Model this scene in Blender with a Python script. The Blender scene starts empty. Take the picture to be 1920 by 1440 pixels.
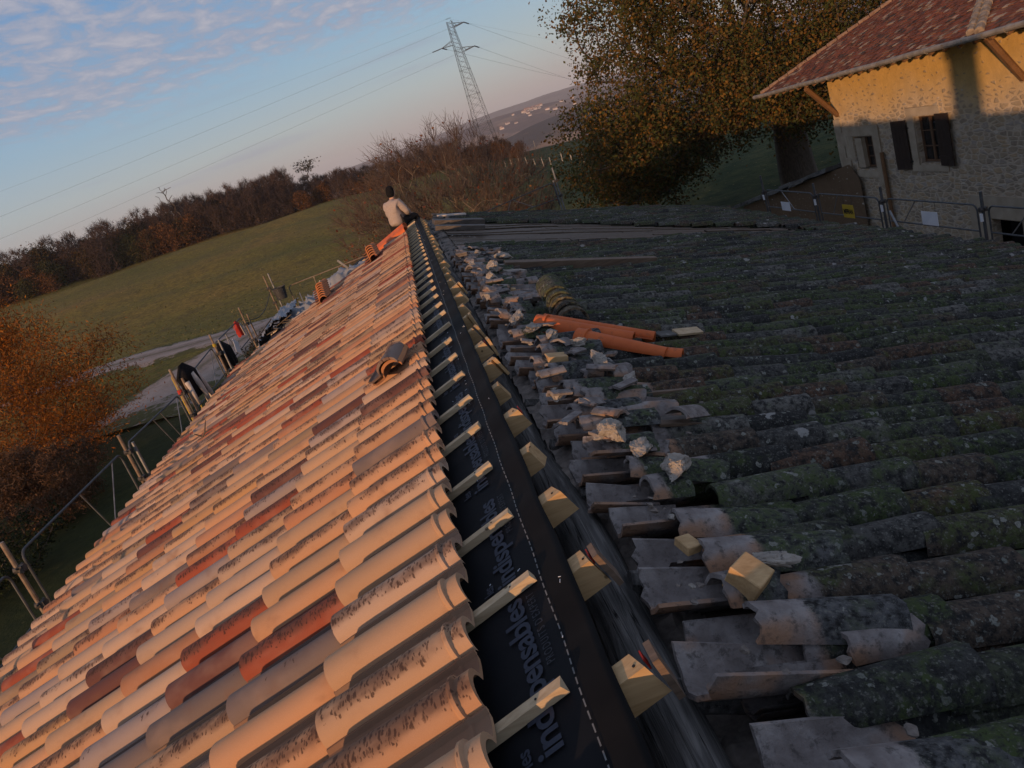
import bpy, bmesh, math, random
import numpy as np
from mathutils import Vector, Matrix, noise

SC = bpy.context.scene
COL = SC.collection
R = random.Random(7)
rad = math.radians

# ------------------------------------------------------------------ camera
cam_d = bpy.data.cameras.new("camera")
cam = bpy.data.objects.new("camera", cam_d)
COL.objects.link(cam)
SC.camera = cam
cam_d.sensor_width = 36.0
cam_d.lens = 36.0 * 1450.0 / 1920.0
cam_d.clip_start = 0.05
cam_d.clip_end = 30000.0
CAM = Vector((0.0, 0.0, 1.25))
cam.matrix_world = Matrix(((0.936956, 0.346931, -0.041855, CAM.x),
                           (-0.143085, 0.27161, -0.951711, CAM.y),
                           (-0.31881, 0.897701, 0.304128, CAM.z),
                           (0, 0, 0, 1)))

# ------------------------------------------------------------------ light
SUN_AZ, SUN_EL = 36.7, 5.6          # azimuth the light travels towards, height of the sun
sl = bpy.data.lights.new("sun", "SUN")
sl.energy = 4.5
sl.angle = rad(0.55)
sl.color = (1.0, 0.575, 0.30)
sun = bpy.data.objects.new("sun", sl)
COL.objects.link(sun)
d = Vector((math.sin(rad(SUN_AZ)) * math.cos(rad(SUN_EL)), math.cos(rad(SUN_AZ)) * math.cos(rad(SUN_EL)), -math.sin(rad(SUN_EL))))
sun.rotation_euler = d.to_track_quat('-Z', 'Y').to_euler()
sun.location = (-30, -40, 30)

def nd(nt, typ, props=None, ins=None, loc=None):
    n = nt.nodes.new(typ)
    for k, v in (props or {}).items():
        setattr(n, k, v)
    for k, v in (ins or {}).items():
        s = n.inputs[k]
        if isinstance(v, bpy.types.NodeSocket):
            nt.links.new(v, s)
        else:
            s.default_value = v
    return n

def ramp(nt, fac, stops, interp='LINEAR'):
    n = nd(nt, 'ShaderNodeValToRGB', None, {'Fac': fac})
    cr = n.color_ramp
    cr.interpolation = interp
    while len(cr.elements) < len(stops):
        cr.elements.new(0.5)
    for e, (p, c) in zip(cr.elements, stops):
        e.position = p
        e.color = tuple(c) + (1,) if len(c) == 3 else c
    return n.outputs['Color']

def mix(nt, fac, a, b, bt='MIX'):
    n = nd(nt, 'ShaderNodeMix', {'data_type': 'RGBA', 'blend_type': bt}, {0: fac})
    for i, v in ((6, a), (7, b)):
        if isinstance(v, bpy.types.NodeSocket):
            nt.links.new(v, n.inputs[i])
        else:
            n.inputs[i].default_value = tuple(v) + (1,) if len(v) == 3 else v
    return n.outputs[2]

def mth(nt, op, a, b=0.0, clamp=False):
    n = nd(nt, 'ShaderNodeMath', {'operation': op, 'use_clamp': clamp}, {0: a, 1: b})
    return n.outputs[0]

def smooth(nt, v, lo, hi):
    n = nd(nt, 'ShaderNodeMapRange', {'interpolation_type': 'SMOOTHSTEP'}, {'Value': v, 'From Min': lo, 'From Max': hi})
    return n.outputs[0]

def ntex(nt, vec, scale, detail=3, rough=0.5, dist=0.0):
    n = nd(nt, 'ShaderNodeTexNoise', None, {'Vector': vec, 'Scale': scale, 'Detail': detail, 'Roughness': rough, 'Distortion': dist})
    return n.outputs['Fac']

def vmul(nt, vec, s):
    return nd(nt, 'ShaderNodeVectorMath', {'operation': 'MULTIPLY'}, {0: vec, 1: s}).outputs[0]

def vadd(nt, a, b):
    return nd(nt, 'ShaderNodeVectorMath', {'operation': 'ADD'}, {0: a, 1: b}).outputs[0]

# ------------------------------------------------------------------ sky
W = bpy.data.worlds.new("World")
SC.world = W
W.use_nodes = True
nt = W.node_tree
nt.nodes.clear()
out = nd(nt, 'ShaderNodeOutputWorld')
sky = nd(nt, 'ShaderNodeTexSky')
sky.sky_type = 'NISHITA'
sky.sun_disc = False
sky.sun_elevation = rad(SUN_EL)
sky.sun_rotation = rad(180 + SUN_AZ)
sky.altitude = 300
sky.air_density = 1.0
sky.dust_density = 1.2
sky.ozone_density = 1.6
dirv = nd(nt, 'ShaderNodeTexCoord').outputs['Generated']
sep = nd(nt, 'ShaderNodeSeparateXYZ', None, {0: dirv})
zc = mth(nt, 'MAXIMUM', sep.outputs[2], 0.03)
px = mth(nt, 'DIVIDE', sep.outputs[0], zc)
py = mth(nt, 'DIVIDE', sep.outputs[1], zc)
pv = nd(nt, 'ShaderNodeCombineXYZ', None, {0: px, 1: py, 2: 0.0}).outputs[0]
# high altocumulus sheet: small puffs inside a broad field that begins well above the horizon
field = ntex(nt, vmul(nt, pv, (0.35, 0.16, 1)), 1.0, 3, 0.5)
puff = ntex(nt, vmul(nt, pv, (2.7, 1.5, 1)), 1.9, 7, 0.66, 0.35)
edge = mth(nt, 'ADD', sep.outputs[2], mth(nt, 'MULTIPLY', mth(nt, 'SUBTRACT', field, 0.5), 0.10))
cover = smooth(nt, edge, 0.115, 0.175)
dens = smooth(nt, mth(nt, 'ADD', puff, mth(nt, 'MULTIPLY', cover, 0.19)), 0.50, 0.74)
cmask = mth(nt, 'MULTIPLY', dens, cover)
# thin streaks low in the sky
streak = ntex(nt, vmul(nt, dirv, (2.2, 2.2, 34.0)), 1.3, 4, 0.5)
sband = mth(nt, 'MULTIPLY', smooth(nt, sep.outputs[2], 0.03, 0.07), smooth(nt, sep.outputs[2], 0.17, 0.09))
smask = mth(nt, 'MULTIPLY', smooth(nt, streak, 0.52, 0.72), mth(nt, 'MULTIPLY', sband, 0.55))
SKY_K = 0.035
skyc = nd(nt, 'ShaderNodeVectorMath', {'operation': 'SCALE'}, {0: sky.outputs[0], 'Scale': SKY_K}).outputs[0]
grad = ramp(nt, sep.outputs[2], [(0.0, (0.350, 0.300, 0.330)), (0.035, (0.380, 0.360, 0.385)), (0.075, (0.365, 0.430, 0.475)), (0.14, (0.245, 0.405, 0.560)), (0.27, (0.115, 0.275, 0.540)), (1.0, (0.070, 0.155, 0.330))])
SKYTINT = nd(nt, 'ShaderNodeVectorMath', {'operation': 'ADD'}, {0: skyc, 1: vmul(nt, grad, (0.90, 0.90, 0.90))}).outputs[0]
ccol = ramp(nt, puff, [(0.38, (0.255, 0.325, 0.465)), (0.52, (0.34, 0.37, 0.475)), (0.66, (0.47, 0.455, 0.51))])
CL = nd(nt, 'ShaderNodeVectorMath', {'operation': 'SCALE'}, {0: ccol, 'Scale': 1.0})
c1 = mix(nt, mth(nt, 'MULTIPLY', cmask, 0.85), SKYTINT, CL.outputs[0])
SL = nd(nt, 'ShaderNodeVectorMath', {'operation': 'SCALE'}, {0: (0.30, 0.32, 0.42), 'Scale': 1.0})
c2 = mix(nt, smask, c1, SL.outputs[0])
bg = nd(nt, 'ShaderNodeBackground', None, {'Color': c2, 'Strength': 1.0})
nt.links.new(bg.outputs[0], out.inputs['Surface'])

vs = SC.view_settings
vs.view_transform = 'Standard'
vs.look = 'None'
vs.exposure = 0.0
vs.gamma = 1.0
vs.use_curve_mapping = False

# ------------------------------------------------------------------ mesh helpers
class MB:
    """collects geometry for one mesh; colours (tcol) and parameters (tuv) ride on the vertices"""
    def __init__(self):
        self.v, self.f, self.c, self.t, self.s = [], [], [], [], []
        self.smooth = False

    def add(self, verts, faces, col=None, tuv=None):
        b = len(self.v)
        self.v.extend([tuple(p) for p in verts])
        self.f.extend([tuple(i + b for i in f) for f in faces])
        n = len(verts)
        if col is not None:
            self.c.extend([tuple(col)] * n if not isinstance(col[0], (tuple, list)) else col)
        if tuv is not None:
            self.t.extend([tuple(tuv)] * n if not isinstance(tuv[0], (tuple, list)) else tuv)
        return self

    def box(self, c, size, rot=None, col=None, taper=None, jit=0.0, rnd=None):
        sx, sy, sz = size[0] / 2, size[1] / 2, size[2] / 2
        vs_ = []
        for z in (-sz, sz):
            k = 1.0 if (z < 0 or taper is None) else taper
            for x, y in ((-sx, -sy), (sx, -sy), (sx, sy), (-sx, sy)):
                p = Vector((x * k, y * k, z))
                if jit and rnd:
                    p += Vector((rnd.uniform(-jit, jit), rnd.uniform(-jit, jit), rnd.uniform(-jit, jit)))
                if rot is not None:
                    p = rot @ p
                vs_.append(p + Vector(c))
        return self.add(vs_, [(3, 2, 1, 0), (4, 5, 6, 7), (0, 1, 5, 4), (1, 2, 6, 5), (2, 3, 7, 6), (3, 0, 4, 7)], col)

    def tube(self, pts, r, n=8, cap=True, col=None):
        pts = [Vector(p) for p in pts]
        rs = r if isinstance(r, (list, tuple)) else [r] * len(pts)
        vs_, fs = [], []
        prev = None
        for i, p in enumerate(pts):
            a = pts[max(0, i - 1)]
            b = pts[min(len(pts) - 1, i + 1)]
            t = (b - a).normalized() if (b - a).length > 1e-9 else Vector((0, 0, 1))
            if prev is None:
                u = t.orthogonal().normalized()
            else:
                u = (prev - t * prev.dot(t))
                u = u.normalized() if u.length > 1e-6 else t.orthogonal().normalized()
            prev = u
            w = t.cross(u)
            for k in range(n):
                an = 2 * math.pi * k / n
                vs_.append(p + (u * math.cos(an) + w * math.sin(an)) * rs[i])
        for i in range(len(pts) - 1):
            for k in range(n):
                k2 = (k + 1) % n
                fs.append((i * n + k, i * n + k2, (i + 1) * n + k2, (i + 1) * n + k))
        if cap:
            fs.append(tuple(reversed(range(n))))
            fs.append(tuple((len(pts) - 1) * n + k for k in range(n)))
        return self.add(vs_, fs, col)

    def grid(self, rows, col=None, tuv=None, flip=False):
        m, n = len(rows), len(rows[0])
        fs = []
        for i in range(m - 1):
            for j in range(n - 1):
                q = (i * n + j, i * n + j + 1, (i + 1) * n + j + 1, (i + 1) * n + j)
                fs.append(tuple(reversed(q)) if flip else q)
        return self.add([p for r_ in rows for p in r_], fs, col, tuv)

WL = {}
def wl(o):
    return WL.get(o.name, Vector((0, 0, 0))) if o is not None else Vector((0, 0, 0))

def tag(o, label=None, cat=None, group=None, kind=None):
    if label: o['label'] = label
    if cat: o['category'] = cat
    if group: o['group'] = group
    if kind: o['kind'] = kind
    return o

def obj(name, mb, mat, parent=None, loc=None, smooth=False):
    """one mesh object; geometry is given in world space and stored about loc"""
    if loc is None:
        loc = wl(parent) if parent is not None else Vector((0, 0, 0))
    loc = Vector(loc)
    me = bpy.data.meshes.new(name)
    me.from_pydata([(p[0] - loc.x, p[1] - loc.y, p[2] - loc.z) for p in mb.v], [], mb.f)
    if mb.c:
        a = me.color_attributes.new('tcol', 'FLOAT_COLOR', 'POINT')
        arr = np.ones((len(mb.v), 4), dtype=np.float32)
        arr[:, :3] = np.array(mb.c, dtype=np.float32)[:, :3]
        a.data.foreach_set('color', arr.ravel())
    if mb.t:
        a = me.attributes.new('tuv', 'FLOAT_VECTOR', 'POINT')
        a.data.foreach_set('vector', np.array(mb.t, dtype=np.float32).ravel())
    if smooth:
        me.polygons.foreach_set('use_smooth', [True] * len(me.polygons))
    me.materials.append(mat)
    me.update()
    o = bpy.data.objects.new(name, me)
    COL.objects.link(o)
    if parent is not None:
        o.parent = parent
        o.location = loc - wl(parent)
    else:
        o.location = loc
    WL[o.name] = loc
    return o

def empty(name, loc, label=None, cat=None, group=None):
    o = bpy.data.objects.new(name, None)
    COL.objects.link(o)
    o.location = loc
    o.empty_display_size = 0.2
    WL[o.name] = Vector(loc)
    return tag(o, label, cat, group)

def raw_mesh(name, V, F4, mat, parent=None, loc=(0, 0, 0), tcol=None, smooth=False):
    """numpy mesh of quads (or tris)"""
    me = bpy.data.meshes.new(name)
    V = np.asarray(V, dtype=np.float32) - np.array(loc, dtype=np.float32)
    k = F4.shape[1]
    me.vertices.add(len(V)); me.vertices.foreach_set('co', V.ravel())
    me.loops.add(F4.size); me.loops.foreach_set('vertex_index', F4.astype(np.int32).ravel())
    me.polygons.add(len(F4))
    me.polygons.foreach_set('loop_start', np.arange(0, F4.size, k, dtype=np.int32))
    if smooth:
        me.polygons.foreach_set('use_smooth', np.ones(len(F4), dtype=bool))
    if tcol is not None:
        a = me.color_attributes.new('tcol', 'FLOAT_COLOR', 'POINT')
        arr = np.ones((len(V), 4), dtype=np.float32); arr[:, :3] = tcol
        a.data.foreach_set('color', arr.ravel())
    me.materials.append(mat)
    me.update(calc_edges=True)
    o = bpy.data.objects.new(name, me)
    COL.objects.link(o)
    o.location = Vector(loc) - wl(parent)
    if parent is not None:
        o.parent = parent
    WL[o.name] = Vector(loc)
    return o

# ------------------------------------------------------------------ materials
def new_mat(name):
    m = bpy.data.materials.new(name)
    m.use_nodes = True
    b = m.node_tree.nodes['Principled BSDF']
    return m, m.node_tree, b

def setb(nt, b, col=None, rough=None, bump=None, dist=0.01, strength=0.5, spec=None, metal=None):
    def put(k, v):
        if isinstance(v, bpy.types.NodeSocket):
            nt.links.new(v, b.inputs[k])
        else:
            b.inputs[k].default_value = v
    if col is not None: put('Base Color', col if isinstance(col, bpy.types.NodeSocket) else tuple(col) + (1,))
    if rough is not None: put('Roughness', rough)
    if spec is not None: put('Specular IOR Level', spec)
    if metal is not None: put('Metallic', metal)
    if bump is not None:
        n = nd(nt, 'ShaderNodeBump', None, {'Height': bump, 'Distance': dist, 'Strength': strength})
        nt.links.new(n.outputs[0], b.inputs['Normal'])

def attr(nt, name):
    return nd(nt, 'ShaderNodeAttribute', {'attribute_name': name})

def noisy(name, ca, cb, scale=6.0, rough=0.8, stretch=(1, 1, 1), bump=0.3, detail=5, spec=0.3, metal=0.0, dist=0.01, third=None):
    m, nt, b = new_mat(name)
    v = vmul(nt, nd(nt, 'ShaderNodeTexCoord').outputs['Object'], stretch)
    f = ntex(nt, v, scale, detail, 0.6)
    c = ramp(nt, f, [(0.3, ca), (0.7, cb)])
    if third:
        f2 = ntex(nt, v, scale * 3.7, 3, 0.6)
        c = mix(nt, smooth(nt, f2, 0.58, 0.7), c, third)
    setb(nt, b, c, rough, f, dist, bump, spec, metal)
    return m

def tinted(name, rough=0.8, scale=8.0, amt=0.25, bump=0.2, spec=0.3, trans=0.0, dist=0.01):
    """colour from the tcol attribute, broken up with noise"""
    m, nt, b = new_mat(name)
    a = attr(nt, 'tcol')
    v = nd(nt, 'ShaderNodeTexCoord').outputs['Object']
    f = ntex(nt, v, scale, 4, 0.6)
    k = ramp(nt, f, [(0.25, (1 - amt,) * 3), (0.75, (1 + amt,) * 3)])
    c = mix(nt, 1.0, a.outputs['Color'], k, 'MULTIPLY')
    setb(nt, b, c, rough, f, dist, bump, spec)
    if trans:
        tr = nd(nt, 'ShaderNodeBsdfTranslucent', None, {'Color': c})
        ms = nd(nt, 'ShaderNodeMixShader', None, {0: trans, 1: b.outputs[0], 2: tr.outputs[0]})
        nt.links.new(ms.outputs[0], nt.nodes['Material Output'].inputs['Surface'])
    return m
# ---- new clay tiles: one colour per tile, sooty speckle that runs across the barrel
def make_new_tile_mat():
    m, nt, b = new_mat('aged_terracotta')
    a = attr(nt, 'tcol').outputs['Color']
    t = attr(nt, 'tuv').outputs['Vector']            # x across the profile, y along the tile (m), z random per tile
    s = nd(nt, 'ShaderNodeSeparateXYZ', None, {0: t})
    off = nd(nt, 'ShaderNodeCombineXYZ', None, {0: mth(nt, 'MULTIPLY', s.outputs[2], 37.0), 1: mth(nt, 'MULTIPLY', s.outputs[2], 91.0), 2: s.outputs[2]}).outputs[0]
    u2 = vadd(nt, vmul(nt, t, (0.30, 1, 0)), off)    # about metres both ways
    broad = ntex(nt, vmul(nt, u2, (11, 6, 1)), 1.0, 3, 0.55)
    band = mth(nt, 'MULTIPLY', smooth(nt, s.outputs[0], 0.08, 0.24), smooth(nt, s.outputs[0], 0.60, 0.40))
    rnd = mth(nt, 'FRACT', mth(nt, 'MULTIPLY', s.outputs[2], 17.3))
    want = mth(nt, 'MULTIPLY', smooth(nt, rnd, 0.15, 0.65), band)
    wob = vmul(nt, nd(nt, 'ShaderNodeTexNoise', None, {'Vector': u2, 'Scale': 60.0, 'Detail': 3.0}).outputs['Color'], (0.030, 0.016, 0))
    st = None
    for k_, (sx_, sy_) in enumerate(((26, 70), (48, 120))):
        vo = nd(nt, 'ShaderNodeTexVoronoi', {'feature': 'F1'}, {'Vector': vmul(nt, vadd(nt, vadd(nt, u2, wob), (k_ * 3.1, 0, 0)), (sx_, sy_, 1)), 'Scale': 1.0})
        vr_ = nd(nt, 'ShaderNodeSeparateColor', None, {0: vo.outputs['Color']}).outputs[0]
        cov = mth(nt, 'MULTIPLY', smooth(nt, mth(nt, 'ADD', broad, mth(nt, 'MULTIPLY', want, 0.22)), 0.50, 0.74), want)
        sp = mth(nt, 'MULTIPLY', smooth(nt, vo.outputs['Distance'], 0.46, 0.22), smooth(nt, mth(nt, 'SUBTRACT', mth(nt, 'MULTIPLY', cov, 0.95), vr_), 0.0, 0.08))
        st = sp if st is None else mth(nt, 'MAXIMUM', st, sp)
    haze_ = mth(nt, 'MULTIPLY', smooth(nt, mth(nt, 'ADD', broad, mth(nt, 'MULTIPLY', want, 0.20)), 0.54, 0.78), 0.70)
    # soft sooty flank and pale bloom
    soot = mth(nt, 'MULTIPLY', smooth(nt, ntex(nt, vmul(nt, u2, (7, 5, 1)), 1.0, 3, 0.6), 0.54, 0.80), 0.55)
    bloom = smooth(nt, ntex(nt, vmul(nt, vadd(nt, u2, (5, 3, 1)), (6, 4, 1)), 1.0, 3, 0.6), 0.45, 0.7)
    c = mix(nt, mth(nt, 'MULTIPLY', bloom, 0.22), a, (0.50, 0.37, 0.29))
    c = mix(nt, soot, c, (0.20, 0.105, 0.07))
    c = mix(nt, mth(nt, 'MULTIPLY', haze_, want), c, (0.10, 0.055, 0.042))
    c = mix(nt, mth(nt, 'MULTIPLY', st, 0.80), c, (0.050, 0.026, 0.020))
    c = mix(nt, 1.0, c, (0.95, 0.83, 0.74), 'MULTIPLY')
    pan_dark = mth(nt, 'MULTIPLY', smooth(nt, mth(nt, 'ADD', s.outputs[0], mth(nt, 'MULTIPLY', mth(nt, 'SUBTRACT', broad, 0.5), 0.25)), 0.52, 0.66), 0.62)  # mixes the flat pan of each tile dark brown, edge broken by noise
    c = mix(nt, pan_dark, c, (0.085, 0.048, 0.036))
    grain = ntex(nt, t, 260.0, 2, 0.6)
    c = mix(nt, 0.25, c, mix(nt, grain, (0.3, 0.3, 0.3), (1.5, 1.5, 1.5)), 'MULTIPLY')
    setb(nt, b, c, 0.82, grain, 0.002, 0.35, 0.25)
    return m

def make_old_tile_mat():
    m, nt, b = new_mat('lichened_old_clay')
    a = attr(nt, 'tcol').outputs['Color']
    t = nd(nt, 'ShaderNodeSeparateXYZ', None, {0: attr(nt, 'tuv').outputs['Vector']})
    rnd = t.outputs[2]; bare = t.outputs[1]           # bare = 1 where the tile lay covered until lately
    v = nd(nt, 'ShaderNodeTexCoord').outputs['Object']
    n1 = ntex(nt, v, 5.0, 5, 0.65)
    n2 = ntex(nt, v, 28.0, 5, 0.7)
    n3 = ntex(nt, v, 90.0, 3, 0.6)
    base = mix(nt, smooth(nt, n2, 0.35, 0.62), (0.020, 0.020, 0.020), a)
    moss = mth(nt, 'MULTIPLY', smooth(nt, mth(nt, 'ADD', n1, mth(nt, 'MULTIPLY', rnd, 0.25)), 0.56, 0.72), smooth(nt, n2, 0.38, 0.6))
    base = mix(nt, mth(nt, 'MULTIPLY', moss, 0.85), base, (0.052, 0.072, 0.022))
    vo = nd(nt, 'ShaderNodeTexVoronoi', {'feature': 'F1'}, {'Vector': vadd(nt, v, vmul(nt, nd(nt, 'ShaderNodeTexNoise', None, {'Vector': v, 'Scale': 55.0, 'Detail': 4.0}).outputs['Color'], (0.034, 0.034, 0.034))), 'Scale': 34.0})
    vs_ = nd(nt, 'ShaderNodeSeparateColor', None, {0: vo.outputs['Color']})
    spot = mth(nt, 'MULTIPLY', smooth(nt, vo.outputs['Distance'], 0.40, 0.30), smooth(nt, vs_.outputs[0], 0.84, 0.88))
    spotc = mix(nt, vs_.outputs[1], (0.13, 0.14, 0.12), (0.24, 0.24, 0.21))
    ring = smooth(nt, vo.outputs['Distance'], 0.06, 0.2)
    base = mix(nt, mth(nt, 'MULTIPLY', spot, mth(nt, 'ADD', 0.35, mth(nt, 'MULTIPLY', ring, 0.55))), base, spotc)
    vo2 = nd(nt, 'ShaderNodeTexVoronoi', {'feature': 'F1'}, {'Vector': vadd(nt, v, vmul(nt, nd(nt, 'ShaderNodeTexNoise', None, {'Vector': v, 'Scale': 150.0}).outputs['Color'], (0.014, 0.014, 0.014))), 'Scale': 95.0})
    v2 = nd(nt, 'ShaderNodeSeparateColor', None, {0: vo2.outputs['Color']})
    sp2 = mth(nt, 'MULTIPLY', smooth(nt, vo2.outputs['Distance'], 0.42, 0.25), smooth(nt, v2.outputs[0], 0.70, 0.80))
    n4 = ntex(nt, v, 55.0, 5, 0.75)
    base = mix(nt, mth(nt, 'MULTIPLY', smooth(nt, n4, 0.55, 0.66), 0.65), base, (0.155, 0.150, 0.130))
    base = mix(nt, mth(nt, 'MULTIPLY', smooth(nt, n4, 0.45, 0.36), 0.75), base, (0.012, 0.012, 0.011))
    base = mix(nt, mth(nt, 'MULTIPLY', sp2, 0.45), base, (0.20, 0.20, 0.175))
    big = nd(nt, 'ShaderNodeTexVoronoi', {'feature': 'F1'}, {'Vector': vadd(nt, v, vmul(nt, nd(nt, 'ShaderNodeTexNoise', None, {'Vector': v, 'Scale': 30.0, 'Detail': 4.0}).outputs['Color'], (0.10, 0.10, 0.10))), 'Scale': 7.0})
    b2 = nd(nt, 'ShaderNodeSeparateColor', None, {0: big.outputs['Color']})
    sp3 = mth(nt, 'MULTIPLY', smooth(nt, big.outputs['Distance'], 0.24, 0.18), smooth(nt, b2.outputs[2], 0.88, 0.90))
    base = mix(nt, mth(nt, 'MULTIPLY', sp3, 0.7), base, (0.33, 0.32, 0.30))
    # freshly uncovered clay: dusty buff and grey with mortar smears
    bc = ramp(nt, ntex(nt, v, 9.0, 4, 0.6), [(0.28, (0.115, 0.098, 0.090)), (0.5, (0.20, 0.175, 0.165)), (0.72, (0.33, 0.305, 0.29))])
    bc = mix(nt, smooth(nt, ntex(nt, v, 4.0, 3, 0.5), 0.50, 0.64), bc, (0.30, 0.175, 0.11))
    bc = mix(nt, mth(nt, 'MULTIPLY', smooth(nt, n2, 0.52, 0.66), 0.7), bc, (0.065, 0.057, 0.052))
    edge = smooth(nt, mth(nt, 'ADD', bare, mth(nt, 'MULTIPLY', mth(nt, 'SUBTRACT', n2, 0.5), 0.5)), 0.42, 0.58)
    c = mix(nt, edge, base, bc)
    hgt = mth(nt, 'ADD', mth(nt, 'MULTIPLY', n2, 0.7), mth(nt, 'ADD', mth(nt, 'MULTIPLY', n3, 0.3), mth(nt, 'MULTIPLY', spot, 0.15)))
    setb(nt, b, c, 0.92, hgt, 0.012, 0.8, 0.15)
    return m

def make_wood(name, ca, cb, axis='x', scale=1.0, rough=0.65, knots=True, bump=0.3):
    m, nt, b = new_mat(name)
    v = nd(nt, 'ShaderNodeTexCoord').outputs['Object']
    st = {'x': (3, 60, 60), 'y': (60, 3, 60), 'z': (60, 60, 3)}[axis]
    g = ntex(nt, vmul(nt, v, st), scale, 4, 0.6, 0.3)
    g2 = ntex(nt, v, 7.0, 2)
    c = ramp(nt, g, [(0.3, ca), (0.7, cb)])
    c = mix(nt, 0.4, c, ramp(nt, g2, [(0.3, (0.7, 0.66, 0.6)), (0.7, (1.15, 1.15, 1.15))]), 'MULTIPLY')
    if knots:
        vo = nd(nt, 'ShaderNodeTexVoronoi', None, {'Vector': v, 'Scale': 9.0})
        c = mix(nt, smooth(nt, vo.outputs['Distance'], 0.09, 0.05), c, tuple(x * 0.35 for x in ca))
    setb(nt, b, c, rough, g, 0.002, bump, 0.3)
    return m

def make_log_mat():
    m, nt, b = new_mat('weathered_log')
    v = nd(nt, 'ShaderNodeTexCoord').outputs['Object']
    g = ntex(nt, vmul(nt, v, (34, 2.2, 34)), 1.0, 5, 0.65, 0.6)
    crack = ntex(nt, vmul(nt, v, (30, 0.35, 30)), 1.0, 3, 0.5, 0.5)
    ck = mth(nt, 'ABSOLUTE', mth(nt, 'SUBTRACT', crack, 0.5))
    cm = smooth(nt, ck, 0.009, 0.0)
    c = ramp(nt, g, [(0.34, (0.035, 0.033, 0.031)), (0.55, (0.095, 0.089, 0.083)), (0.75, (0.22, 0.205, 0.19))])
    c = mix(nt, cm, c, (0.012, 0.011, 0.010))
    setb(nt, b, c, 0.85, mth(nt, 'SUBTRACT', g, cm), 0.01, 0.8, 0.2)
    return m

def make_stone_wall(name, plaster=(0.46, 0.36, 0.20), low=-2.15, span=1.3, tone=1.0):
    m, nt, b = new_mat(name)
    v = nd(nt, 'ShaderNodeNewGeometry').outputs['Position']
    warp = vmul(nt, nd(nt, 'ShaderNodeTexNoise', None, {'Vector': v, 'Scale': 2.2, 'Detail': 3.0}).outputs['Color'], (0.30, 0.30, 0.16))
    p = vadd(nt, vmul(nt, v, (4.0, 4.0, 8.6)), vmul(nt, warp, (3, 3, 4)))
    f1 = nd(nt, 'ShaderNodeTexVoronoi', {'feature': 'DISTANCE_TO_EDGE'}, {'Vector': p, 'Scale': 1.0})
    cell = nd(nt, 'ShaderNodeTexVoronoi', {'feature': 'F1'}, {'Vector': p, 'Scale': 1.0})
    cs = nd(nt, 'ShaderNodeSeparateColor', None, {0: cell.outputs['Color']})
    z = nd(nt, 'ShaderNodeSeparateXYZ', None, {0: v}).outputs[2]
    big = ntex(nt, v, 0.8, 3)
    fine = ntex(nt, v, 14.0, 5, 0.65)
    hgt = mth(nt, 'ADD', z, mth(nt, 'MULTIPLY', mth(nt, 'SUBTRACT', big, 0.5), 1.5))
    cover = smooth(nt, hgt, low, low + span)           # 1 = rendered, 0 = bare rubble
    gap = mth(nt, 'ADD', 0.075, mth(nt, 'MULTIPLY', cover, 0.30))
    sm = nd(nt, 'ShaderNodeMapRange', {'interpolation_type': 'SMOOTHSTEP'}, {'Value': mth(nt, 'ADD', f1.outputs['Distance'], mth(nt, 'MULTIPLY', mth(nt, 'SUBTRACT', fine, 0.5), 0.12)), 'From Min': mth(nt, 'SUBTRACT', gap, 0.06), 'From Max': mth(nt, 'ADD', gap, 0.10)}).outputs[0]
    stone = ramp(nt, cs.outputs[0], [(0.0, (0.24, 0.20, 0.155)), (0.35, (0.35, 0.285, 0.20)), (0.6, (0.42, 0.31, 0.19)), (0.85, (0.32, 0.29, 0.255)), (1.0, (0.50, 0.45, 0.38))])
    stone = mix(nt, 0.5, stone, ramp(nt, fine, [(0.3, (0.6, 0.6, 0.6)), (0.7, (1.25, 1.25, 1.25))]), 'MULTIPLY')
    mort = mix(nt, fine, tuple(x * 0.80 for x in plaster), tuple(min(1, x * 1.12) for x in plaster))
    mort = mix(nt, mth(nt, 'MULTIPLY', mth(nt, 'SUBTRACT', 1.0, cover), 0.75), mort, (0.44, 0.41, 0.37))
    c = mix(nt, mth(nt, 'MULTIPLY', sm, 0.9), mort, stone)
    c = mix(nt, 0.35, c, ramp(nt, ntex(nt, v, 3.0, 5, 0.65), [(0.3, (0.6, 0.6, 0.6)), (0.7, (1.3, 1.3, 1.3))]), 'MULTIPLY')
    c = mix(nt, 1.0, c, (tone, tone, tone), 'MULTIPLY')
    setb(nt, b, c, 0.92, mth(nt, 'ADD', mth(nt, 'MULTIPLY', sm, 0.7), mth(nt, 'MULTIPLY', fine, 0.4)), 0.03, 0.6, 0.15)
    return m

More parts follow.
